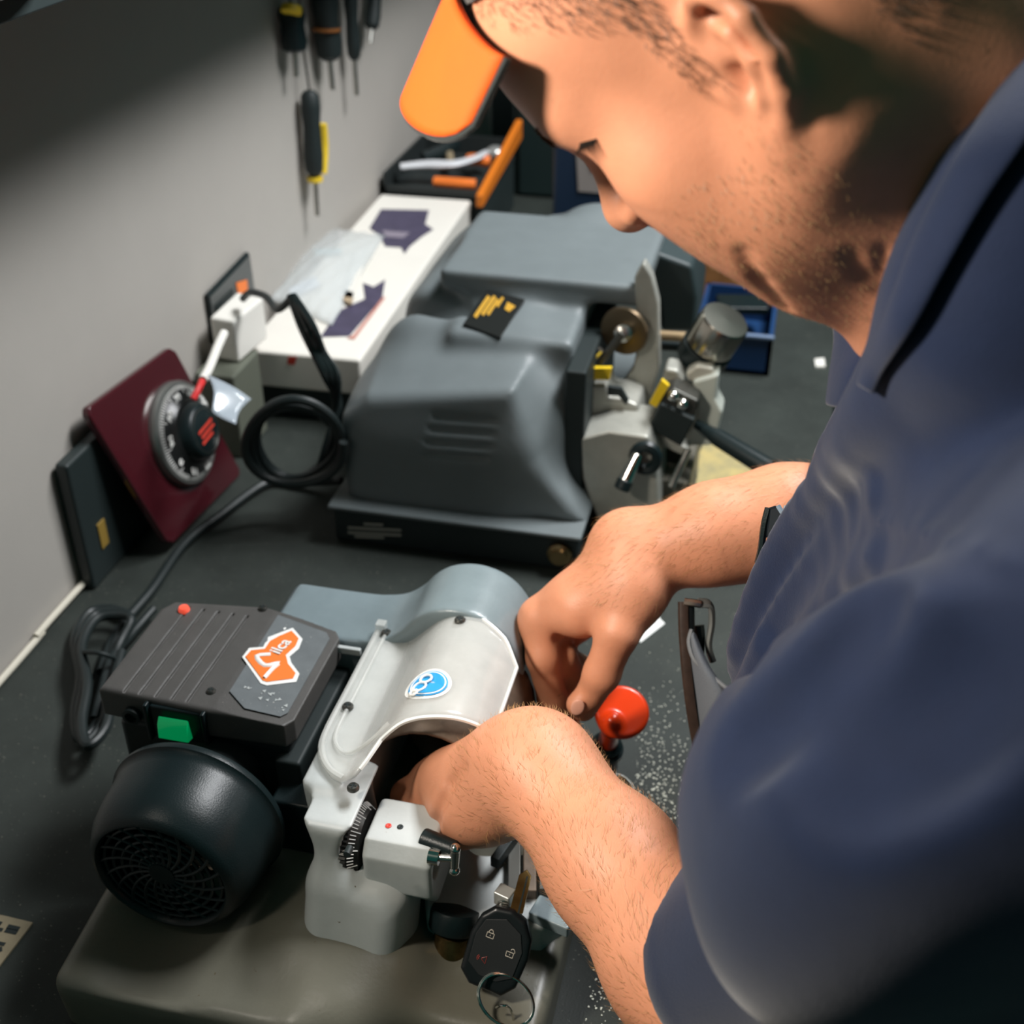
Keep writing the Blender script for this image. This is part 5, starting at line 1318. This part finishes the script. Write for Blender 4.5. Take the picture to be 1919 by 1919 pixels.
# cap
capm = mat('black_cap_cloth', (0.014, 0.020, 0.020), 0.85, sheen=0.2, bump=0.3, bscale=900)
orangem = mat('orange_cap_cloth', (0.80, 0.108, 0.003), 0.75, bump=0.25, bscale=1100, var=0.06, vscale=60)
cp = SDF()
cp.ell(H(-0.012, 0, 0.058), (0.106, 0.084, 0.094), HM)
cp.ell(H(-0.012, 0, 0.055), (0.101, 0.079, 0.089), HM, op='s')
pn_ = HD(-0.40, 0, 0.917)
cp.add(lambda P: (P - H(0.078, 0, 0.095)) @ pn_, 0.0, 's')
crown = cp.obj('cap', capm, 0.0024, HT + V(-0.2, -0.16, -0.1), HT + V(0.16, 0.16, 0.2), body, smooth=2)
def brim(l, t):
    """t 0 at the root, 1 at the front edge"""
    root = 0.066 + 0.026 * math.sqrt(max(0, 1 - (l / 0.078) ** 2))
    front = 0.094 + 0.060 * math.sqrt(max(0, 1 - abs(l / 0.0765) ** 2.1))
    f = root + (front - root) * t
    u = 0.115 - 9.2 * l * l - 0.17 * (f - 0.07)
    return H(f - 0.014, l, u + BR_U)
BR_U = 0.0
br = G()
br.loft([[brim(-0.0755 + 0.151 * i / 40, j / 12) for j in range(13)] for i in range(41)], closed_ring=False)
br.obj('brim', orangem, crown, solid=0.0034)
bu = G(); off = -HD(0, 0, 1) * 0.0022
bu.loft([[brim(-0.0755 + 0.151 * i / 40, j / 12) + off for j in range(13)] for i in range(41)], closed_ring=False)
bu.obj('brim_underside', capm, crown, solid=0.0016)
ed = [brim(-0.0755 + 0.151 * i / 60, 1) + off * 0.5 for i in range(61)]
ed = [brim(-0.0755, j / 6) + off * 0.5 for j in range(6)] + ed + [brim(0.0755, j / 6) + off * 0.5 for j in range(5, -1, -1)]
G().tube(ed, 0.0017, 6, smooth=0).obj('brim_edge', capm, crown)

# hair, brows and the down on his arms, strand by strand
def strands(name, n, mask, length, rad, direction, m, lift=0.5, seed=1):
    rs = np.random.RandomState(seed)
    tri = bv[bq]; cen_ = tri.mean(1); nn = np.cross(tri[:, 2] - tri[:, 0], tri[:, 3] - tri[:, 1]); ar = np.linalg.norm(nn, axis=1) + 1e-12; nn /= ar[:, None]
    w = ar * mask(cen_, nn); w /= w.sum()
    pick = rs.choice(len(w), n, p=w)
    j = rs.rand(n, 2)
    P = tri[pick, 0] + (tri[pick, 1] - tri[pick, 0]) * j[:, :1] + (tri[pick, 3] - tri[pick, 0]) * j[:, 1:]
    N = nn[pick]; D_ = direction(P) + rs.randn(n, 3) * 0.28
    D_ -= N * (D_ * N).sum(1)[:, None]; D_ /= np.linalg.norm(D_, axis=1)[:, None] + 1e-9
    S_ = np.cross(N, D_); Ln = length * rs.uniform(0.6, 1.25, (n, 1))
    mid = P + (D_ + N * lift) * Ln * 0.5; tip = P + (D_ * 1.05 + N * lift * 0.75) * Ln
    vs = np.stack([P + S_ * rad - N * 0.0004, P - S_ * rad - N * 0.0004, mid + S_ * rad * .8, mid - S_ * rad * .8, tip], 1).reshape(-1, 3)
    b_ = np.arange(n)[:, None] * 5
    fs = np.concatenate([b_ + np.array([[0, 1, 3]]), b_ + np.array([[0, 3, 2]]), b_ + np.array([[2, 3, 4]])], 0)
    return mesh_obj(name, vs, fs, m, body)
def headc(P): return (P - HT) @ HM
def hairmask(P, N):
    q = headc(P); f, l, u = q[:, 0], np.abs(q[:, 1]), q[:, 2]
    line = np.where(f > 0.018, 0.028 + (f - 0.018) * 1.05, np.where(f > -0.005, -0.012, np.where(f > -0.045, 0.030, -0.055)))
    d = np.clip((u - line) / 0.02, 0, 1)
    ear = (l > 0.066) & (f < 0.004) & (f > -0.05) & (u < 0.045) & (u > -0.04)
    return np.where(ear | (u < -0.09) | (f > 0.085), 0, d) * (f > -0.16) * (l < 0.12) * (np.linalg.norm(q, axis=1) < 0.17)
hairm = mat('short_brown_hair', (0.050, 0.030, 0.016), 0.55)
strands('hair', 26000, hairmask, 0.0046, 0.00015, lambda P: np.tile(HD(-0.35, 0, -0.9), (len(P), 1)), hairm, 0.55, 3)
def browmask(P, N):
    q = headc(P); f, l, u = q[:, 0], np.abs(q[:, 1]), q[:, 2]
    return np.clip(1 - np.abs(u - 0.033) / 0.006, 0, 1) * (l > 0.012) * (l < 0.050) * (f > 0.06)
strands('eyebrow', 420, browmask, 0.0055, 0.00022, lambda P: np.where(headc(P)[:, 1:2] > 0, 1, -1) * HD(-0.2, 1, 0.15)[None], mat('brow_hair', (0.10, 0.06, 0.03), 0.6), 0.3, 5)
def stubmask(P, N):
    q = headc(P); f, l, u = q[:, 0], np.abs(q[:, 1]), q[:, 2]
    return (np.linalg.norm(q - V(0.03, 0, -0.05), axis=1) < 0.11) * np.clip((-0.022 - u) / 0.02, 0, 1) * (u > -0.12) * (f > 0.0) * np.clip(1.3 - np.abs(f * 0.9 + u + 0.01) * 14, 0.15, 1)
strands('stubble', 2200, stubmask, 0.0026, 0.00014, lambda P: np.tile(HD(0.1, 0, -1), (len(P), 1)), mat('fair_stubble', (0.28, 0.17, 0.08), 0.5), 0.6, 8)
def armmask(P, N):
    def seg(a, b):
        t = np.clip((P - a) @ (b - a) / ((b - a) @ (b - a)), 0, 1); return np.linalg.norm(P - a - t[:, None] * (b - a), axis=1) < 0.06
    return (seg(LE, lw) | seg(J(1500, 980, .905), rw)) * (0.25 + 0.75 * (N[:, 2] > -0.3))
strands('arm_hair', 5200, armmask, 0.0085, 0.00010, lambda P: np.where((P[:, 1] < 0.66)[:, None], nrm(lw - LE) + V(0.5, 0.3, 0), nrm(rw - RE) + V(0, 0, -0.4)), mat('fair_arm_hair', (0.42, 0.22, 0.09), 0.45), 0.45, 11)

lash = G()
for i in range(14):
    t_ = i / 13; p_ = sk.hit([(1088 + 30 * t_, 268 - 8 * t_)], 0.3)[0]
    lash.tube([p_, p_ + CR * -0.001 - CU * 0.003, p_ + CR * (-0.004 + .004 * t_) - CU * 0.0062], lambda t: 0.00035 * (1.1 - t), 4, smooth=3)
lash.obj('eyelashes', mat('dark_lashes', (0.012, 0.010, 0.008), 0.5), body)

nq = sk.hit([(1084, 1322)], 0.5)[0]; nd_ = nrm(J(1093, 1340, .925) - J(1128, 1262, .905))
ns = SDF().ell(nq + nd_ * 0.002, (0.0052, 0.0075, 0.0012), np.stack([nrm(np.cross(nd_, -CF)), nd_, nrm(np.cross(np.cross(nd_, -CF), nd_))], 1))
ns.obj('thumbnail', mat('nail', (0.74, 0.38, 0.27), 0.35), 0.0006, nq - 0.012, nq + 0.012, body)

# trousers and shoes below the bench
tm = mat('dark_trouser_cloth', (0.03, 0.034, 0.04), 0.85)
ts = SDF()
ts.cap((0.245, 0.52, -0.10), (0.245, 0.68, -0.10), 0.135, 0.135)
for y in (0.49, 0.71): ts.cap((0.235, y, -0.15), (0.23, y, -0.80), 0.085, 0.06, k=0.03)
ts.obj('trousers', tm, 0.008, (0.05, 0.3, -0.90), (0.42, 0.92, 0.06), body)
for y in (0.49, 0.71):
    q = SDF(); q.cap((0.25, y, -0.865), (0.10, y, -0.872), 0.042, 0.036); q.cap((0.24, y, -0.83), (0.22, y, -0.80), 0.045, 0.05, k=0.02)
    q.add(lambda P: P[:, 2] + 0.898, 0, 's') if False else q.add(lambda P: -(P[:, 2] + 0.899), 0, 'i')
    q.obj('shoe', BLACKM, 0.006, (0.03, y - 0.08, -0.91), (0.33, y + 0.08, -0.74), body)
